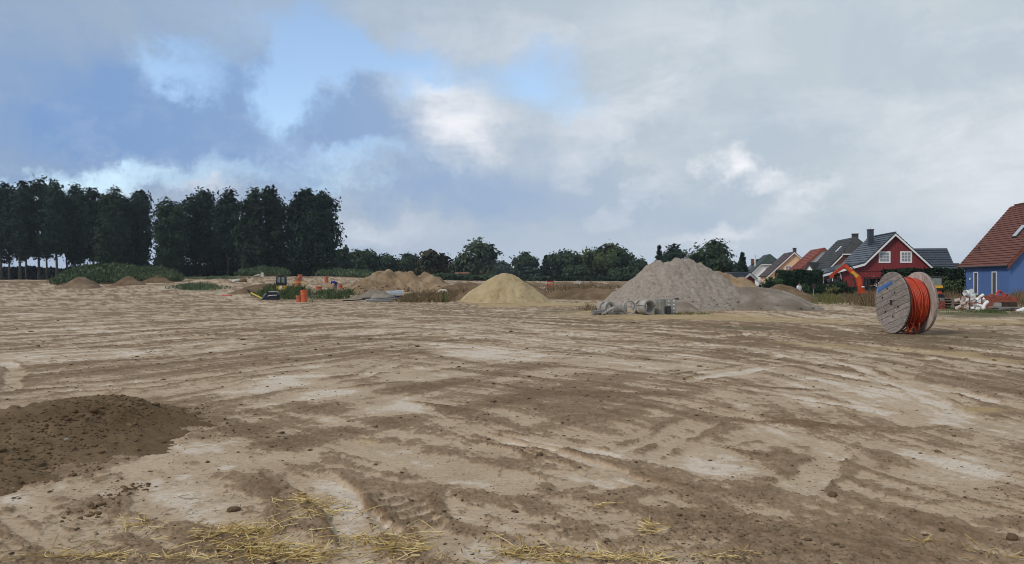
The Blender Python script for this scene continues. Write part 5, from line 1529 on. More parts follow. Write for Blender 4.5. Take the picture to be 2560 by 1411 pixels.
# ================================================================== CONCRETE RINGS AND BLOCKS
def ring_prof(Ro, Ri, L, lip=.0):
    b = .012
    p = [(Ri, b), (Ri + b, 0), (Ro - b, 0), (Ro, b), (Ro, L - b), (Ro - b, L)]
    if lip: p += [(Ri + lip + .004, L), (Ri + lip, L - .004), (Ri + lip, L - .07), (Ri, L - .07)]
    else: p += [(Ri + b, L), (Ri, L - b)]
    return p
def ring(label, px, Y, Ro, Ri, L, yaw, cat='pipe ring', mat='conc', name='concrete_ring', lean=0.0, strap=False, lift=0.0):
    """ring standing on its rim; yaw = direction its open face looks (0 = to the camera, positive = to the right)"""
    root = empty(name, (XP(px, Y), Y, lift), R(yaw), label, cat, 'concrete rings at the grey heap')
    Mx = Matrix.Translation((0, L / 2, Ro)) @ Matrix.Rotation(R(90), 4, 'X')
    body = MB().lathe(ring_prof(Ro, Ri, L, .035 if L > .3 else 0), 36, Mx, close=True).build('body', M[mat], root, smooth=False)
    for p in body.data.polygons: p.use_smooth = True
    try:
        body.data.set_sharp_from_angle(angle=R(35))
    except Exception:
        pass
    if strap:
        mb = MB()
        for (r0, off) in ((Ro + .006, 0.0),):
            for a in (168, 12):
                c, s = math.cos(R(a)), math.sin(R(a))
                mb.bar((c * r0, -L / 2 - .004, Ro + s * r0), (c * r0, L / 2 + .004, Ro + s * r0), .006, .025)
                mb.bar((c * (Ri - .004), -L / 2 - .006, Ro + s * (Ri - .004)), (c * (r0 + .003), -L / 2 - .006, Ro + s * (r0 + .003)), .008, .025)
        mb.build('strap', M['black'], root)
    return root
ring('upright concrete ring half hidden behind the left paired ring', 1508, 35.6, .275, .20, .26, 22)
ring('thick upright concrete ring at the left end, leaning slab before it', 1522, 34.6, .29, .185, .24, 28)
ring('thin walled wide concrete ring in the middle of the row', 1573, 34.2, .325, .27, .22, 6)
ring('narrow concrete ring squeezed behind the strapped pipe', 1598, 34.7, .33, .25, .20, 26, mat='conc')
ring('strapped thick concrete pipe, the biggest piece of the row', 1616, 34.0, .345, .235, .46, 32, strap=True, cat='pipe')
rb = empty('concrete_pipe', (XP(1551, 35.4), 35.4, 0), R(80), 'grey concrete pipe lying crosswise behind the thin ring', 'pipe', 'concrete rings at the grey heap')
MB().lathe(ring_prof(.20, .15, .62), 28, Matrix.Translation((0, .31, .20)) @ Matrix.Rotation(R(90), 4, 'X'), close=True).build('body', M['conc_d'], rb, smooth=False)
# ribbed upright cylinder segment
rb = empty('ribbed_pipe', (XP(1650, 34.5), 34.5, 0), 0, 'upright ribbed grey pipe section right of the strapped pipe', 'pipe')
pr = []
for i in range(9):
    pass
nr = 26; vs_ = []; 
mb = MB()
for k in range(nr):
    a0 = 2 * math.pi * k / nr; a1 = 2 * math.pi * (k + .62) / nr; a2 = 2 * math.pi * (k + 1) / nr
    for (a, b, ro) in ((a0, a1, .262), (a1, a2, .246)):
        q = [(math.cos(t) * r, math.sin(t) * r) for t, r in ((a, ro), (b, ro), (b, .20), (a, .20))]
        mb.add([(x, y, 0) for x, y in q] + [(x, y, .71) for x, y in q], [(0, 1, 5, 4), (2, 3, 7, 6), (1, 2, 6, 5), (3, 0, 4, 7), (4, 5, 6, 7), (3, 2, 1, 0)])
mb.build('body', M['conc'], rb)
# perforated blocks stacked four high
for i in range(4):
    b = empty('perforated_block', (XP(1675, 35.2), 35.2, i * .172), R(8), ['lowest', 'second lowest', 'second highest', 'topmost'][i] + ' perforated grey block of the stack beside the ribbed pipe', 'block', 'stack of perforated blocks')
    mb = MB()
    # body made around two through holes
    W_, Dp, Hh = .46, .34, .168
    xs = [-W_ / 2, -.13 - .04, -.13 + .04, .13 - .04, .13 + .04, W_ / 2]; zs = [0, .055, .115, Hh]
    for a in range(5):
        for c in range(3):
            if a in (1, 3) and c == 1: continue
            lo = Vector((xs[a], -Dp / 2, zs[c])); hi = Vector((xs[a + 1], Dp / 2, zs[c + 1]))
            mb.box((lo + hi) / 2, hi - lo)
    me = mb.mesh('body'); bm = bmesh.new(); bm.from_mesh(me); bmesh.ops.remove_doubles(bm, verts=bm.verts, dist=.0005); bm.to_mesh(me); bm.free()
    link('body', me, M['conc'], b)
    for xx in (-.13, .13):
        MB().box((xx, -Dp / 2 + .03, .085), (.078, .05, .058)).build('plug', M['white'], b)
o = MB().box((0, 0, .19), (.20, .22, .38)).build('dark_block', M['steel'], None, loc=(XP(1671, 34.3), 34.3, 0), rot=(0, 0, R(6)), bevel=.015)
tag(o, 'dark slate grey block in front of the perforated stack', 'block')
o = MB().box((0, 0, .13), (.62, .5, .14), Matrix.Rotation(R(-4), 3, 'Y')).box((-.05, .02, .035), (.5, .4, .07)).build('concrete_slab', M['conc_d'], None, loc=(XP(1498, 34.1), 34.1, 0), rot=(0, 0, R(14)), bevel=.012)
tag(o, 'thick grey concrete slab lying flat at the left end of the rings', 'slab')
o = MB().box((0, 0, .19), (.70, .32, .06), Matrix.Rotation(R(-28), 3, 'Y')).build('concrete_slab', M['conc'], None, loc=(XP(1520, 33.9), 33.9, 0), rot=(0, 0, R(10)), bevel=.01)
tag(o, 'slim concrete slab tilted against the left ring', 'slab')
o = MB().box((0, 0, .05), (.8, .16, .10)).build('concrete_beam', M['conc_d'], None, loc=(XP(1548, 34.3), 34.3, 0), rot=(0, 0, R(-8)), bevel=.012)
tag(o, 'low concrete beam on the ground between left ring and thin ring', 'beam')

# ================================================================== PEOPLE
def skinmesh(name, joints, edges, radii, mat, parent, root_ix=0):
    me = bpy.data.meshes.new(name)
    me.from_pydata([tuple(j) for j in joints], edges, [])
    o = bpy.data.objects.new(name, me); COL.objects.link(o); o.parent = parent
    me.materials.append(mat)
    md = o.modifiers.new('skin', 'SKIN'); md.use_smooth_shade = True
    for i, v in enumerate(me.skin_vertices[0].data):
        r = radii[i]
        v.radius = r if isinstance(r, tuple) else (r, r)
        v.use_root = (i == root_ix)
    sb = o.modifiers.new('sub', 'SUBSURF'); sb.levels = 1; sb.render_levels = 1
    return o
def person(label, loc, rz, pose, shirt, trousers, hair):
    """pose: joint positions (pelvis, chest, neck, head, L/R shoulder, elbow, hand, hip, knee, ankle, toe)"""
    root = empty('person', loc, rz, label, 'person')
    J = pose
    names = ['pelvis', 'waist', 'chest', 'neck', 'head', 'crown', 'shl', 'ell', 'hal', 'shr', 'elr', 'har', 'hil', 'knl', 'anl', 'tol', 'hir', 'knr', 'anr', 'tor']
    idx = {n: i for i, n in enumerate(names)}
    E = [('pelvis', 'waist'), ('waist', 'chest'), ('chest', 'neck'), ('neck', 'head'), ('head', 'crown'), ('chest', 'shl'), ('shl', 'ell'), ('ell', 'hal'), ('chest', 'shr'), ('shr', 'elr'), ('elr', 'har'),
         ('pelvis', 'hil'), ('hil', 'knl'), ('knl', 'anl'), ('anl', 'tol'), ('pelvis', 'hir'), ('hir', 'knr'), ('knr', 'anr'), ('anr', 'tor')]
    rad = dict(pelvis=.13, waist=.115, chest=.13, neck=.055, head=.085, crown=.07, shl=.062, ell=.042, hal=.03, shr=.062, elr=.042, har=.03, hil=.09, knl=.058, anl=.04, tol=.035, hir=.09, knr=.058, anr=.04, tor=.035)
    skinmesh('body', [J[n] for n in names], [(idx[a], idx[b]) for a, b in E], [rad[n] for n in names], M['skin'], root)
    def sub(nm, ns, grow, mat, ends=()):
        js = [Vector(J[n]) for n in ns]
        rs = [rad[n] + grow for n in ns]
        ix = {n: i for i, n in enumerate(ns)}
        es = [(ix[a], ix[b]) for a, b in E if a in ix and b in ix]
        skinmesh(nm, js, es, rs, M[mat], root)
    J2 = J
    sub('shirt', ['waist', 'chest', 'shl', 'ell', 'shr', 'elr', 'pelvis'], .03, shirt)
    sub('trousers', ['pelvis', 'hil', 'knl', 'anl', 'hir', 'knr', 'anr'], .025, trousers)
    hd = Vector(J['head']); cr = Vector(J['crown'])
    ax = (cr - hd).normalized()
    q = Vector((0, 0, 1)).rotation_difference(ax).to_matrix().to_4x4()
    MB().lathe([(.0, .115), (.05, .105), (.09, .07), (.108, .01), (.10, -.02), (.0, -.02)], 14, Matrix.Translation(hd + ax * .03) @ q).build('hair', M[hair], root, smooth=True)
    # fingers
    for s in ('l', 'r'):
        h_ = Vector(J['ha' + s]); e_ = Vector(J['el' + s]); d = (h_ - e_).normalized()
        sd = d.cross(Vector((0, 1, .2))).normalized()
        mb = MB()
        for k, (o_, L_) in enumerate(((-.03, .07), (-.01, .08), (.01, .078), (.03, .065))):
            b = h_ + sd * o_ + d * .02
            mb.tube([b, b + d * L_ * .55, b + d * L_ + Vector((0, .01, -.015))], [.010, .009, .007], 5)
        mb.tube([h_ - sd * .03, h_ - sd * .055 + d * .03, h_ - sd * .06 + d * .055], [.011, .009, .008], 5)
        mb.build('fingers', M['skin'], root)
    return root
def mk(**k):
    return {n: Vector(v) for n, v in k.items()}
stand = mk(pelvis=(0, 0, .95), waist=(0, .02, 1.12), chest=(0, .03, 1.34), neck=(0, .01, 1.50), head=(0, -.02, 1.62), crown=(0, -.02, 1.70),
           shl=(-.20, .03, 1.42), ell=(-.27, -.04, 1.14), hal=(-.20, -.24, 1.02), shr=(.20, .03, 1.42), elr=(.27, -.02, 1.14), har=(.22, -.2, .98),
           hil=(-.10, 0, .88), knl=(-.11, -.03, .48), anl=(-.11, .02, .09), tol=(-.12, -.13, .04), hir=(.10, 0, .88), knr=(.12, .02, .48), anr=(.12, .05, .09), tor=(.13, -.10, .04))
bend = mk(pelvis=(0, .25, .84), waist=(0, .10, .95), chest=(0, -.16, 1.03), neck=(0, -.32, 1.02), head=(0, -.42, .98), crown=(0, -.49, .95),
          shl=(-.19, -.22, 1.02), ell=(-.23, -.28, .74), hal=(-.16, -.36, .50), shr=(.19, -.22, 1.02), elr=(.23, -.30, .74), har=(.14, -.38, .48),
          hil=(-.11, .25, .80), knl=(-.14, .10, .44), anl=(-.14, .16, .09), tol=(-.15, .0, .04), hir=(.11, .25, .80), knr=(.14, .08, .44), anr=(.14, .14, .09), tor=(.15, -.02, .04))
sit = mk(pelvis=(0, .1, .08), waist=(0, .12, .24), chest=(0, .10, .46), neck=(0, .06, .61), head=(0, .02, .72), crown=(0, .02, .80),
         shl=(-.19, .10, .53), ell=(-.25, -.06, .30), hal=(-.18, -.30, .30), shr=(.19, .10, .53), elr=(.25, -.06, .30), har=(.18, -.30, .30),
         hil=(-.10, .05, .06), knl=(-.12, -.36, .10), anl=(-.12, -.42, -.28), tol=(-.12, -.55, -.32), hir=(.10, .05, .06), knr=(.12, -.36, .10), anr=(.12, -.42, -.28), tor=(.12, -.55, -.32))
person('person in a blue jacket bending over beside the small orange pipe stubs', G(836, 727), R(-20), bend, 'blue', 'bluebox', 'blue')
gp = P(1998, 68); person('person in a white shirt behind the brown earth heap near the hedge', (gp.x, gp.y, gp.z - .42), R(30), stand, 'cloth_w', 'cloth_d', 'hair')

# ================================================================== MACHINES
def track(parent, cx, cy, L, w, h):
    mb = MB()
    prof = []
    for i in range(20):
        a = math.pi / 2 + math.pi * i / 9 if i < 10 else -math.pi / 2 + math.pi * (i - 10) / 9
        c = -L / 2 + h / 2 if i < 10 else L / 2 - h / 2
        prof.append((c + math.cos(a) * h / 2, h / 2 + math.sin(a) * h / 2))
    t = mb.poly([(cx + x, cy - w / 2, z) for x, z in prof], (0, 1, 0), w).build('track', M['black'], parent)
    mb = MB()
    for i in range(5):
        mb.lathe([(0, -w / 2 - .02), (h * .26, -w / 2 - .02), (h * .26, w / 2 + .02), (0, w / 2 + .02)], 14, Matrix.Translation((cx - L / 2 + h / 2 + (L - h) * i / 4, cy, h / 2)) @ Matrix.Rotation(R(90), 4, 'X'))
    mb.build('roller', M['steel'], t)
def excavator():
    Y = 60.0
    def q(px, py, y=0.0): return Vector(((px - CX) / F_PX * Y - x0, y, Z(py, Y)))
    x0 = XP(2182, Y)
    root = empty('excavator', (x0, Y, 0), 0, 'orange tracked excavator with its boom reaching left before the red house', 'excavator')
    for s in (-1, 1): track(root, .2, s * .62, 2.2, .36, .46)
    fitbox('undercarriage', M['steel'], root, (-.6, -.4, .15), (.9, .4, .42))
    fitbox('slewing_platform', M['machine_o'], root, (-.9, -.78, .45), (1.45, .78, .66), .03)
    fitbox('engine_hood', M['machine_o'], root, (.55, -.74, .661), (1.45, .74, 1.22), .06)
    cwt = MB()
    prof = [(1.451, -.72), (1.62, -.62), (1.72, -.3), (1.74, 0), (1.72, .3), (1.62, .62), (1.451, .72)]
    cwt.poly([(x, y, .5) for x, y in prof], (0, 0, 1), .62).build('counterweight', M['machine_r'], root)
    # cab
    cab = empty('cab', (0, 0, 0)); cab.parent = root
    cx0, cx1, cy0, cy1, cz0, cz1 = -.72, .50, -.74, .10, .664, Z(694, Y)
    mb = MB()
    for x in (cx0, cx1):
        for y in (cy0, cy1):
            mb.bar((x, y, cz0), (x + (.10 if x == cx0 else 0), y, cz1 - .06), .07, .07)
    for y in (cy0, cy1):
        mb.bar((cx0, y, cz0 + .03), (cx1, y, cz0 + .03), .07, .07)
    mb.bar((.02, cy0, cz0), (.02, cy0, cz1 - .06), .06, .06)
    mb.build('frame', M['black'], cab)
    MB().box(((cx0 + cx1) / 2 + .04, (cy0 + cy1) / 2, cz1 - .03), (cx1 - cx0 + .06, cy1 - cy0 + .10, .08)).build('roof', M['black'], cab, bevel=.02)
    fitbox('door_panel', M['black'], cab, (cx0 + .04, cy0 - .02, cz0 + .06), (.0, cy0 + .01, cz0 + .34))
    fitbox('rear_window', M['glass_d'], cab, (cx1 - .012, cy0 + .05, cz0 + .35), (cx1 + .012, cy1 - .05, cz1 - .1))
    fitbox('far_window', M['glass_d'], cab, (cx0 + .1, cy1 - .01, cz0 + .1), (cx1 - .05, cy1 + .01, cz1 - .1))
    MB().lathe([(0, .12), (.035, .11), (.05, .06), (.05, 0), (0, 0)], 12, Matrix.Translation((-.08, -.3, cz1 + .01))).build('beacon', M['machine_o'], cab, smooth=True)
    fitbox('seat', M['black'], cab, (-.15, -.55, .67), (.30, -.1, .86), .03)
    fitbox('seat_back', M['black'], cab, (.26, -.55, .861), (.40, -.1, 1.42), .03)
    person('excavator operator in a light shirt sitting in the orange excavator cab', (x0 + .10, Y - .33, .82), R(-90), sit, 'cloth_w', 'cloth_d', 'hair')
    # boom in two bent sections, stick, grab
    A = q(2156, 730); B = q(2150, 696); C = q(2116, 664); Dd = q(2083, 688)
    for p in (A, B, C, Dd): p.y = .3
    def sect(pts, name, mat, th=.22):
        mb = MB(); mb.poly([(p[0], .3 - th / 2, p[1]) for p in pts], (0, 1, 0), th); return mb.build(name, M[mat], root, bevel=.015)
    def strip(p0, p1, w0, w1):
        d = Vector((p1.x - p0.x, p1.z - p0.z)).normalized(); n = Vector((-d.y, d.x))
        return [(p0.x + n.x * w0, p0.z + n.y * w0), (p1.x + n.x * w1, p1.z + n.y * w1), (p1.x - n.x * w1, p1.z - n.y * w1), (p0.x - n.x * w0, p0.z - n.y * w0)]
    bo = sect(strip(A, B, .16, .21), 'boom_foot', 'machine_o')
    sect(strip(B + Vector((.04, 0, -.03)), C, .225, .12), 'boom', 'machine_o', .24)
    m0 = B.lerp(C, .10); m1 = B.lerp(C, .52)
    mb = MB(); mb.poly([(p[0], .17, p[1]) for p in strip(m0, m1, .13, .10)], (0, -1, 0), .012).build('yellow_panel', M['machine_y'], root)
    sect(strip(C + Vector((.12, 0, .08)), Dd, .15, .10), 'stick', 'machine_r', .2)
    mb = MB().tube([B + Vector((-.05, 0, .34)), B.lerp(C, .55) + Vector((.10, 0, .30)), C + Vector((.22, 0, .18))], .05, 8); mb.build('stick_cylinder', M['steel'], root)
    MB().tube([A + Vector((-.35, -.12, .1)), B.lerp(C, .45) + Vector((-.05, -.12, -.12))], .055, 8).build('boom_cylinder', M['steel'], root)
    MB().tube([C + Vector((.2, .14, .2)), B + Vector((.25, .14, .36)), B + Vector((.22, .14, .0)), A + Vector((.2, .14, .2))], .025, 6).build('hose', M['black'], root)
    MB().lathe([(0, .10), (.07, .095), (.12, .06), (.135, 0), (0, 0)], 16, Matrix.Translation(q(2156, 719) + Vector((-.02, -.18, 0)))).build('lamp_cover', M['white'], root, smooth=True)
    MB().bar(q(2156, 719) + Vector((-.02, -.18, 0)), q(2156, 735) + Vector((-.02, -.18, 0)), .18, .12, (0, 1, 0)).build('lamp_bracket', M['machine_r'], root)
    # coupling and grab hanging from the stick
    e = Dd
    MB().box(e + Vector((0, 0, -.12)), (.28, .22, .26)).tube([e + Vector((-.16, -.05, .0)), e + Vector((.16, -.05, .0))], .05, 8).build('coupler', M['machine_r'], root, bevel=.01)
    mb = MB()
    for s in (-1, 1):
        mb.poly([(e.x + s * .04, .18, e.z - .24), (e.x + s * .36, .18, e.z - .40), (e.x + s * .30, .18, e.z - .62), (e.x + s * .02, .18, e.z - .52)], (0, 1, 0), .24)
    mb.build('grab', M['steel'], root)
    MB().tube([e + Vector((.0, -.16, -.28)), e + Vector((.02, -.16, -.50))], .03, 6).build('grab_rod', M['white'], root)
excavator()

def loader():
    Y = 54.0; x0 = XP(2326, Y)
    root = empty('compact_loader', (x0, Y, 0), R(4), 'small orange machine with dark cab and yellow stripe behind the right drum flange', 'loader')
    zt = Z(691, Y)
    body = fitbox('body', M['machine_o'], root, (-.55, -.5, .28), (.62, .5, .78), .08)
    fitbox('chassis', M['steel'], root, (-.6, -.42, .2), (.6, .42, .30))
    fitbox('dark_gap', M['black'], root, (-.5, -.46, .781), (.56, .46, 1.0))
    cab = MB()
    for x in (-.54, .58):
        for y in (-.46, .46): cab.bar((x, y, 1.0), (x, y, zt - .1), .07, .07)
    for x in (-.54, .58): cab.bar((x, -.46, 1.04), (x, .46, 1.04), .07, .07)
    cab.bar((-.54, -.46, 1.14), (.58, -.46, 1.14), .06, .06).bar((-.54, .46, 1.04), (.58, .46, 1.04), .07, .07)
    c = cab.build('cab', M['black'], root)
    MB().box((.02, 0, zt - .05), (1.26, 1.04, .10)).build('roof', M['steel'], c, bevel=.02)
    fitbox('window', M['glass_c'], c, (-.50, -.465, 1.22), (.54, -.445, zt - .12))
    fitbox('yellow_stripe', M['machine_y'], root, (-.55, -.51, 1.0), (.60, -.462, 1.2))
    for x in (-.42, .42):
        for y in (-.5, .5):
            w = MB().lathe([(.12, -.11), (.27, -.11), (.31, -.07), (.31, .07), (.27, .11), (.12, .11)], 22, Matrix.Translation((x, y, .31)) @ Matrix.Rotation(R(90), 4, 'X'), close=True).build('wheel', M['black'], root, smooth=True)
            MB().lathe([(0, -.08), (.13, -.08), (.13, .08), (0, .08)], 14, Matrix.Translation((x, y, .31)) @ Matrix.Rotation(R(90), 4, 'X')).build('rim', M['steel'], w)
M['glass_c'] = glass('cab_window_glass', (.22, .26, .24), .15)
loader()

def cab_machine():
    Y = 72.0; x0 = XP(704, Y); z0 = float(terr(x0, Y))
    root = empty('mini_excavator', (x0, Y, z0), R(8), 'small yellow machine with a black cab standing in the green weeds', 'mini excavator')
    for s in (-1, 1): track(root, 0, s * .45, 1.5, .28, .36)
    zt = Z(692, Y) - z0
    zb = zt - .80
    fitbox('chassis', M['steel'], root, (-.5, -.35, .12), (.5, .35, .4))
    fitbox('body', M['machine_y'], root, (-.46, -.42, .401), (.42, .5, zb), .04)
    fitbox('white_panel', M['white'], root, (-.14, -.45, .46), (.10, -.421, zb - .06))
    MB().box((.26, -.46, .62), (.24, .05, .05)).box((.26, -.46, .76), (.26, .05, .05)).build('rear_lamps', M['yellow'], root)
    cab = MB()
    for x in (-.42, 0.0, .42):
        cab.bar((x, -.46, zb), (x * .88, -.40, zt - .04), .11, .09)
        cab.bar((x, .42, zb), (x * .88, .38, zt - .04), .07, .07)
    cab.box((0, -.47, zb + .10), (.92, .06, .26)).box((0, 0, zb + .02), (.94, .9, .05))
    c = cab.build('cab', M['black'], root)
    MB().box((0, -.01, zt - .02), (.82, .86, .07)).build('roof', M['black'], c, bevel=.02)
    for s in (-1, 1):
        fitbox('window', M['glass_c'], c, (s * .20 - .165, -.445, zb + .25), (s * .20 + .165, -.43, zt - .08))
        fitbox('side_window', M['glass_c'], c, (s * .40 - .01, -.36, zb + .2), (s * .40 + .01, .34, zt - .08))
    MB().bar((-.50, -.1, zt - .05), (-.50, .1, zt - .3), .03, .12).build('mirror', M['black'], root)
cab_machine()
def plate_compactor():
    g = G(676, 750)
    root = empty('plate_compactor', g, R(0), 'black hooded machine with long yellow handle lying by the weeds', 'compactor')
    s = g.y / F_PX
    prof = [(-.62, .04), (-.58, .28), (-.42, .50), (-.18, .60), (.62, .62), (.66, .40), (.64, .06)]
    MB().poly([(x, -.28, z) for x, z in prof], (0, 1, 0), .56).build('hood', M['black_gloss'], root, bevel=.03)
    for (a, b, z0, z1) in ((-.05, .60, .60, .655), ):
        fitbox('top_cover', M['white'], root, (a, -.24, z0 + .025), (b, .2, z1), .01)
    MB().tube([(-.12, -.30, .30), (.15, -.31, .36), (.60, -.31, .38)], .025, 6).build('rail', M['white'], root)
    MB().tube([(-.54, -.29, .10), (-.47, -.29, .34), (-.28, -.29, .52)], .022, 6).tube([(-.44, -.29, .16), (-.38, -.29, .36), (-.22, -.29, .52)], .018, 6).build('guard', M['grey'], root)
    fitbox('base_plate', M['steel'], root, (-.66, -.34, -.02), (.68, .34, .05))
    MB().bar((-.55, -.2, .10), (-1.55, -.2, .60), .09, .10).build('handle', M['yellow'], root, bevel=.01)
    MB().tube([(-1.52, -.2, .58), (-1.68, -.2, .72), (-1.76, -.2, .82)], [.09, .08, .04], 8).build('grip', M['black'], root)
M['black_gloss'] = plain('black_gloss', (.02, .022, .028), .3, .3, 5, .05)
plate_compactor()

# ================================================================== PIPES AND SMALL SITE THINGS
def shaft(label, px, py, r, h, mat='orange', lid=False, rim=True, Y=None):
    g = G(px, py) if Y is None else P(px, Y)
    root = empty('orange_shaft', g, 0, label, 'shaft pipe', 'orange plastic shaft pipes')
    MB().lathe([(r - .02, -.1), (r, -.1), (r, h - .12), (r + .025, h - .11), (r + .025, h), (r - .005, h), (r - .02, h - .06)], 24, None, close=True).build('pipe', M[mat], root, smooth=False)
    MB().lathe([(0, h - .10), (r - .03, h - .10), (r - .03, h - .09), (0, h - .09)], 20).build('seal', M['rust'], root)
    if rim: MB().lathe([(r + .001, h * .55), (r + .014, h * .56), (r + .014, h * .60), (r + .001, h * .61)], 24).build('rib', M[mat], root)
    if lid: MB().lathe([(0, h + .002), (r + .06, h + .002), (r + .06, h + .05), (0, h + .06)], 20).build('lid', M['steel'], root)
    return root
shaft('taller of the two orange shafts in front of the weeds', 760, 755, .235, .86)
shaft('shorter of the two orange shafts in front of the weeds', 748, 755, .225, .46, 'orange_d')
shaft('orange shaft standing before the wide ochre heap', 1045, 727, .235, 1.05, 'orange')
shaft('orange shaft with dark lid behind the green weeds', 745, 722, .33, 1.15, 'orange_d', lid=True)
shaft('faint orange shaft farther back above the lidded one', 750, 703, .32, 1.0, 'orange_d')
shaft('small distant red-orange shaft left of the blue figure', 816, 707, .28, .85, 'orange_d')
shaft('cut-off orange stub left of the blue figure', 797, 724, .36, .35, 'orange_d')
shaft('orange stub right of the blue figure', 851, 722, .24, .5, 'orange_d')
# yellow barrier frame around the lidded shaft
g = G(748, 724)
o = empty('trestle', g, 0, 'yellow A-shaped trestle over the lidded orange shaft', 'trestle')
for s in (-1, 1):
    MB().tube([(s * .75, -.4, 0), (s * .5, -.35, .85)], .035, 6).build('leg', M['machine_y'], o)
    MB().tube([(s * .75, .4, 0), (s * .5, .35, .85)], .035, 6).build('leg', M['machine_y'], o)
MB().bar((-.6, -.36, .85), (.6, -.36, .85), .05, .08).bar((-.6, .36, .85), (.6, .36, .85), .05, .08).build('rail', M['machine_y'], o)
def rod(name, label, pts, r, mat, cat='pipe', group=None, n=7):
    p0 = Vector(pts[0])
    mb = MB().tube([Vector(p) - p0 for p in pts], r, n)
    o = mb.build(name, M[mat], None, smooth=True, loc=p0)
    return tag(o, label, cat, group)
def gp_(px, py, dz=0.0):
    g = G(px, py); return Vector((g.x, g.y, g.z + dz))
rod('bent_hose', 'thin black hose sticking up right of the tall orange shaft', [gp_(781, 755), gp_(779, 752, .25), gp_(776, 750, .42), gp_(773, 750, .52)], .025, 'black', 'hose')
GP = 'long dark pipes lying before the small grey-brown heap'
rod('long_pipe', 'long dark pipe lying highest before the small grey heap', [gp_(905, 748, .06), gp_(960, 746, .07), gp_(995, 743.5, .10)], .05, 'steel', group=GP)
rod('long_pipe', 'dark pipe crossing from left towards the grey folded sheet', [gp_(858, 754, .05), gp_(920, 751, .06), gp_(985, 747, .08)], .045, 'black', group=GP)
rod('long_pipe', 'pale plastic pipe in the middle of the dark pipes', [gp_(915, 752, .06), gp_(960, 751, .06), gp_(1000, 749, .06)], .06, 'grey', group=GP)
rod('long_pipe', 'rusty thin pipe lying nearest to the camera in the pipe bundle', [gp_(915, 756, .05), gp_(985, 755, .05)], .045, 'plank', group=GP)
rod('marker_stick', 'thin stick standing left of the yellow handled machine', [gp_(637, 746, -.1), gp_(636.5, 746, .6)], .02, 'darkwood', 'stick')
rod('red_pipe', 'flat red plastic strip on the ground at the left', [gp_(556, 741, .04), gp_(580, 741, .05)], .07, 'redplastic', 'strip')
rod('black_hose', 'black hose hanging down the right slope of the wide ochre heap', [P(1079, 96, 1.6), P(1090, 93, 1.15), P(1094, 91, .7), gp_(1095, 730, .05)], .04, 'black', 'hose')
# grey folded sheet on a blue box
g = G(990, 745)
o = empty('folded_sheet', g, R(8), 'grey sheet metal shells resting on a dark blue box', 'metal sheet')
MB().box((.1, 0, .10), (1.1, .7, .20)).build('box', M['bluebox'], o, bevel=.02)
mb = MB()
for x0_, w_, tilt in ((-.52, .62, -.25), (.18, .95, .12)):
    pts = []
    for i in range(9):
        a = math.pi * i / 8
        pts.append((math.cos(a), math.sin(a)))
    for i in range(8):
        (c0, s0), (c1, s1) = pts[i], pts[i + 1]
        q_ = [Vector((x0_ - w_ / 2, -c0 * .42, .205 + s0 * .40 )), Vector((x0_ + w_ / 2, -c0 * .42, .205 + s0 * .40 + tilt * w_ * .3 + .05)), Vector((x0_ + w_ / 2, -c1 * .42, .205 + s1 * .40 + tilt * w_ * .3 + .05)), Vector((x0_ - w_ / 2, -c1 * .42, .205 + s1 * .40))]
        mb.poly(q_, (q_[1] - q_[0]).cross(q_[3] - q_[0]), .015)
mb.build('shell', M['grey'], o)
def blob_thing(name, label, px, py, size, mat, cat, seed, Y=None):
    g = G(px, py) if Y is None else P(px, Y)
    return rock(name, label, (g.x, g.y, g.z - size[2] * .12), size, M[mat], seed, cat, sub=3)
blob_thing('big_bag', 'cream white woven bag lying among dry weeds', 1105, 737, (1.15, .6, .38), 'bag', 'bag', 51)
blob_thing('boulder', 'pale angular boulder in the dry field left of the grey heap', 1446, 716, (.72, .55, .55), 'stone', 'boulder', 52)
blob_thing('rubble_stone', 'long pale slab of rubble on the far bank at the left', 592, 706, (.9, .5, .28), 'tarp', 'rubble', 53)
blob_thing('rubble_stone', 'darker rounded lump right of the pale rubble slab', 607, 706, (.55, .5, .42), 'ridge', 'rubble', 54)
blob_thing('rubble_stone', 'small pale block left of the pale rubble slab', 578, 706, (.4, .35, .2), 'stone', 'rubble', 55)
blob_thing('rubble_stone', 'flat pale rubble before the small weedy mound', 648, 690, (1.1, .5, .3), 'stone', 'rubble', 56, Y=138)
o = MB().box((0, 0, .3), (.5, .5, .95)).build('concrete_post', M['bag'], None, loc=P(655.5, 136.5), rot=(0, 0, .3), bevel=.04); tag(o, 'pale upright block on the rubble before the small weedy mound', 'block')
g = G(1149, 727)
o = empty('cement_bag', g, .3, 'white and blue bag on bare soil left of the yellow heap', 'bag')
rock('sack', None, (0, 0, -.05), (.42, .3, .24), M['white'], 57, '', parent=o)
MB().box((0, .05, .40), (.5, .34, .12)).build('label_band', M['bluebox'], o, bevel=.03)
g = G(1376, 719)
o = empty('plastic_barrier', g, R(12), 'red plastic barrier standing in the dry field', 'barrier')
for x in (-.45, .45): MB().box((x, 0, .45), (.10, .06, 1.0)).build('post', M['redplastic'], o)
for z in (.2, .45, .8): MB().box((0, 0, z), (.78, .035, .12)).build('rail', M['redplastic'], o)
g = G(1532, 730)
o = MB().box((0, 0, .14), (.7, .4, .28)).build('crate', M['tarp'], None, loc=g, rot=(0, 0, .2), bevel=.05); tag(o, 'pale plastic crate at the left foot of the tall grey heap', 'crate')
# wooden post sign before the hedge
g = P(2034, 72)
o = empty('post_sign', g, R(5), 'small brown sign board on a thin pale post before the hedge', 'sign')
MB().box((0, 0, .55), (.06, .06, 1.2)).build('post', M['plank'], o)
MB().box((0, -.05, .98), (.42, .03, .46)).build('board', M['darkwood'], o)

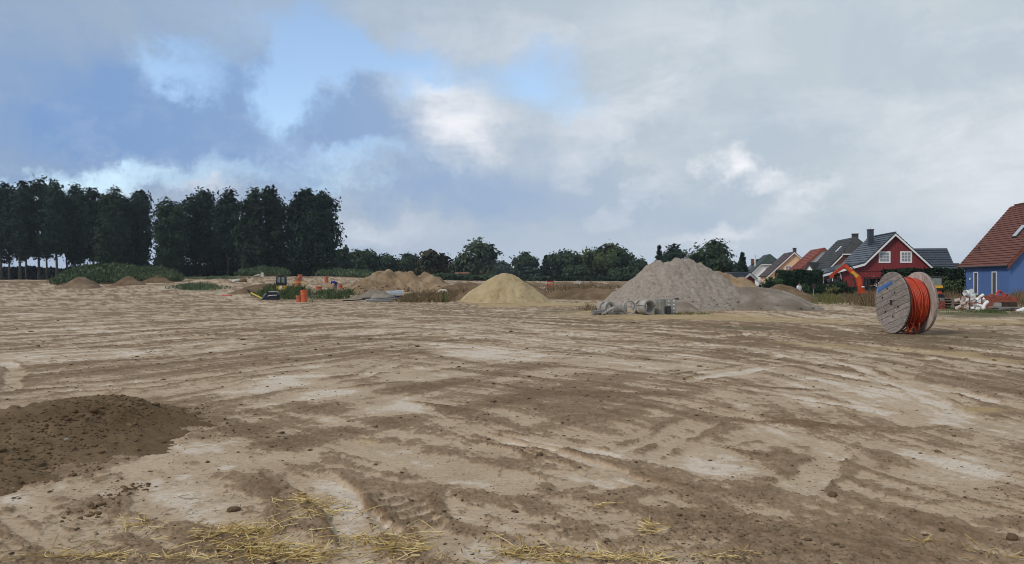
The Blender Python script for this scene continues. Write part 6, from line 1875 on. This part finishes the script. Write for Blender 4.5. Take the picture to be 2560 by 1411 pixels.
# ================================================================== STACKED MATERIAL AT THE RIGHT
def pallet(loc, rz, label):
    root = empty('pallet', loc, rz, label, 'pallet', 'stack of wooden pallets')
    for y in (-.34, -.17, 0, .17, .34): MB().box((0, y, .133), (1.2, .13, .022)).build('deck_board', M['palletwood'], root)
    for x in (-.53, 0, .53): MB().box((x, 0, .111), (.13, .8, .022)).build('cross_board', M['palletwood'], root)
    for x in (-.53, 0, .53):
        for y in (-.34, 0, .34): MB().box((x, y, .061), (.14, .12, .078)).build('block', M['palletwood'], root)
    for y in (-.34, 0, .34): MB().box((0, y, .011), (1.2, .11, .022)).build('bottom_board', M['palletwood'], root)
    return root
gp = P(2372, 41.2)
for i, nm in enumerate(('lowest', 'second', 'third', 'topmost')):
    pallet((gp.x + random.uniform(-.03, .03), gp.y, gp.z + i * .1455), R(-3 + random.uniform(-2, 2)), nm + ' wooden pallet of the stack right of the drum')
def crate(loc, rz, size, mat, label, name='slatted_crate'):
    root = empty(name, loc, rz, label, 'crate')
    W, D, H = size
    for s in (-1, 1):
        for k in range(3):
            z = H * (k + .5) / 3
            MB().box((0, s * (D / 2), z), (W, .025, H / 3 - .03)).build('slat', M[mat], root)
            MB().box((s * (W / 2 - .02), 0, z), (.025, D - .03, H / 3 - .03)).build('slat', M[mat], root)
    for x in (-1, 1):
        for y in (-1, 1):
            MB().box((x * (W / 2 - .05), y * (D / 2 - .04), H / 2), (.05, .05, H + .02)).build('post', M[mat], root)
    MB().box((0, 0, .03), (W - .1, D - .1, .03)).build('floor', M[mat], root)
    return root
gp = P(2345, 40.6); crate(gp, R(-2), (.5, .5, .42), 'rust', 'rust red crate between drum and pallet stack')
# mesh cage with pipe fittings
gc = P(2443, 38.3)
cage = empty('steel_cage', gc, R(-4), 'open rust red steel cage holding white pipe fittings', 'cage')
for x in (-.60, 0.0, .60):
    MB().box((x, -.42, .36), (.05, .05, .74)).build('post', M['rust'], cage)
for x in (-.60, .60): MB().box((x, .42, .36), (.05, .05, .74)).build('post', M['rust'], cage)
for z in (.04, .40, .72):
    MB().bar((-.57, -.42, z), (-.03, -.42, z), .035, .035).bar((.03, -.42, z), (.57, -.42, z), .035, .035).build('rail', M['rust'], cage)
    MB().bar((-.57, .42, z), (.57, .42, z), .035, .035).build('rail', M['rust'], cage)
    for x in (-.60, .60): MB().bar((x, -.39, z), (x, .39, z), .035, .035).build('rail', M['rust'], cage)
MB().box((0, 0, .03), (1.1, .78, .02)).build('floor', M['rust'], cage)
def fitting(label, c, axis, r, L, mat='pvc', bend=0.0, name='pipe_fitting', seed=0):
    """socket pipe: tube with a wider collar, optionally an elbow"""
    c = Vector(c); ax = Vector(axis).normalized()
    o = empty(name, c, 0, label, 'pipe fitting', 'white pipe fittings')
    side = ax.cross(Vector((0, 0, 1))); side = side.normalized() if side.length > .01 else Vector((1, 0, 0))
    up = side.cross(ax)
    N_ = 7; pts = []
    for i in range(N_):
        t = i / (N_ - 1) - .5
        ang = bend * t
        pts.append(ax * (L * t) * (1 - .3 * abs(bend) * abs(t)) + up * (-bend * L * .5 * (t * 2) ** 2 * .5))
    # hollow pipe: outer then inner wall
    mb = MB()
    rr = [r * 1.0] * N_; rr[0] = r * 1.18; rr[1] = r * 1.16 if N_ > 4 else r
    mb.tube(pts, rr, 14, cap=False)
    mb.tube(pts, [q * .88 for q in rr], 14, cap=False)
    nb = 14
    e0 = [Vector(v) for v in mb.v[:nb]]; i0 = [Vector(v) for v in mb.v[N_ * nb:N_ * nb + nb]]
    e1 = [Vector(v) for v in mb.v[(N_ - 1) * nb:N_ * nb]]; i1 = [Vector(v) for v in mb.v[-nb:]]
    for a, b in ((e0, i0), (e1, i1)):
        mb.add(a + b, [(k, (k + 1) % nb, nb + (k + 1) % nb, nb + k) for k in range(nb)])
    mb.build('pipe', M[mat], o, smooth=True, fixn=False)
    p = pts[1]
    q = Vector((0, 0, 1)).rotation_difference((pts[1] - pts[0]).normalized()).to_matrix().to_4x4()
    MB().lathe([(r * 1.17, -.02), (r * 1.24, -.015), (r * 1.24, .015), (r * 1.17, .02)], 14, Matrix.Translation(p) @ q).build('collar', M[mat], o, smooth=True)
    return o
def fp(px, py, Y): return Vector((XP(px, Y), Y, Z(py, Y)))
FIT = [('big white elbow pipe rising from the back of the cage', 2424, 738, 38.5, (.75, .1, -.75), .13, .62, 'pvc', .7), ('white pipe leaning beside the big elbow pipe', 2432, 738, 38.6, (.45, .1, -.9), .11, .60, 'pvc', .2),
       ('creamy pipe poking out over the cage middle', 2449, 744, 38.4, (1, .1, .75), .075, .5, 'pvc', .1), ('upright dusty socket left outside the cage', 2408, 750, 37.9, (.1, -.6, 1), .10, .3, 'pvc_p', 0),
       ('dusty dark mouthed socket below the upright one', 2411, 759, 37.8, (.2, -1, .1), .085, .3, 'pvc_p', 0), ('pinkish socket at the far left of the pile', 2396, 751, 38.2, (.3, -.7, .2), .09, .3, 'pvc_p', 0),
       ('lowest pinkish fitting at the far left of the pile', 2397, 768, 38.0, (.5, -.6, .5), .085, .32, 'pvc_p', .3), ('fat white sleeve in the right half of the cage', 2455, 754, 38.1, (.8, -.3, .7), .12, .36, 'pvc', 0),
       ('white elbow at the right front of the cage', 2461, 763, 37.75, (.5, -.1, 1), .085, .52, 'pvc', .6), ('white fitting low in the cage left of the right elbow', 2449, 764, 37.9, (1, -.2, -.3), .075, .34, 'pvc', .2),
       ('lowest white fitting standing in front of the cage', 2444, 774, 37.7, (.1, -.2, 1), .10, .24, 'pvc', 0), ('small white bend at the cage bottom left', 2426, 772, 38.0, (1, -.3, .5), .08, .32, 'pvc', .5),
       ('greyish white cone piece in the cage centre', 2430, 756, 38.1, (.7, -.2, .6), .10, .36, 'pvc_p', 0), ('short white sleeve beside the left cage post', 2420, 750, 38.2, (.3, -.8, .3), .09, .24, 'pvc', 0),
       ('small white offcut behind the middle cage post', 2436, 766, 38.2, (.9, .2, .2), .08, .28, 'pvc', 0)]
for f in FIT: fitting(f[0], fp(f[1], f[2], f[3]), f[4], f[5], f[6], f[7], f[8])
# rusty container with hoses, dark box on planks
gb = P(2497, 39.6)
bx_ = empty('steel_container', gb, R(-4), 'rust red steel container with hose coils on top', 'container')
for s in (-1, 1):
    MB().box((0, s * .5, .36), (1.12, .03, .70)).build('side_panel', M['rust'], bx_)
    MB().box((s * .57, 0, .36), (.03, .97, .70)).build('end_panel', M['rust'], bx_)
for x in (-.58, .58):
    for y in (-.51, .51): MB().box((x, y, .37), (.06, .06, .76)).build('post', M['rust'], bx_)
MB().box((0, 0, .05), (1.1, .95, .04)).build('floor', M['rust'], bx_)
MB().box((0, 0, .60), (1.08, .92, .06)).build('filling', M['darkwood'], bx_)
def coil(label, c, Rr, r, tilt, mat, turns=3):
    o = empty('hose_coil', c, .4, label, 'hose coil')
    for k in range(turns):
        pts = []
        for i in range(33):
            a = 2 * math.pi * i / 32
            v = Vector((math.cos(a) * (Rr - k * r * 1.3), math.sin(a) * (Rr - k * r * 1.3), (k % 2) * r * 1.2))
            pts.append(Matrix.Rotation(R(tilt), 3, 'X') @ v)
        MB().tube(pts, r, 7, cap=False).build('hose_turn', M[mat], o, smooth=True, fixn=False)
    return o
coil('bright red hose coil leaning on the rusty container', fp(2501, 739, 39.4), .27, .028, 72, 'redplastic')
coil('dark rusty hose coil lying flat in the rusty container', fp(2485, 742, 39.7) , .25, .04, 15, 'rust', 2)
coil('small red hose coil at the right rim of the rusty container', fp(2516, 741, 39.7), .16, .04, 55, 'rust', 2)
MB_ = MB().box((0, 0, 0), (.72, .5, .24)).build('dark_box', M['darkwood'], None, loc=fp(2518, 761.5, 37.6), rot=(0, 0, R(-5)), bevel=.015); tag(MB_, 'flat dark brown box lying on grey planks at the right', 'box')
MB_ = MB().box((0, 0, 0), (.26, .45, .20)).build('grey_block', M['conc'], None, loc=fp(2494, 762, 37.7), rot=(0, 0, R(-5)), bevel=.015); tag(MB_, 'pale grey block left of the dark brown box', 'block')
for i, (px, py, L, rz, lab) in enumerate(((2508, 768.3, 1.35, -8, 'long grey plank directly under the dark box'), (2520, 770.7, 1.2, 4, 'grey plank below the long one under the dark box'), (2503, 773.2, 1.0, 10, 'lowest grey plank of the pile touching the grass'))):
    Yp = 37.5
    o = MB().box((0, 0, 0), (L, .5, .045)).build('plank', M['plank'], None, loc=fp(px, py, Yp), rot=(0, 0, R(rz))); tag(o, lab, 'plank', 'grey planks under the dark box')
for i, px in enumerate((2490, 2535)):
    o = MB().box((0, 0, .04), (.10, .5, .075)).build('bearer', M['plank'], None, loc=P(px, 37.5), rot=(0, 0, 0)); tag(o, ('left' if i == 0 else 'right') + ' short bearer timber under the grey planks', 'timber')
fitting('white pipe half lying on grass at the right picture edge', fp(2556, 775, 37.2) , (1, .2, .30), .11, .7, 'pvc', .3)

# ================================================================== HAZE
def haze():
    lo = Vector((-420, -60, -1.5)); hi = Vector((420, 480, 32))
    o = MB().box((lo + hi) / 2, hi - lo).build('haze', None)
    m = bpy.data.materials.new('thin_air'); m.use_nodes = True
    nt = m.node_tree; nt.nodes.clear()
    out = nt.nodes.new('ShaderNodeOutputMaterial'); v = nt.nodes.new('ShaderNodeVolumePrincipled')
    v.inputs['Color'].default_value = (.78, .87, 1.0, 1); v.inputs['Density'].default_value = HAZE
    v.inputs['Anisotropy'].default_value = .2
    nt.links.new(v.outputs[0], out.inputs['Volume'])
    o.data.materials.append(m)
    tag(o, 'thin bluish haze over the whole site', 'haze', kind='stuff')
HAZE = 0.00022
if HAZE > 0: haze()
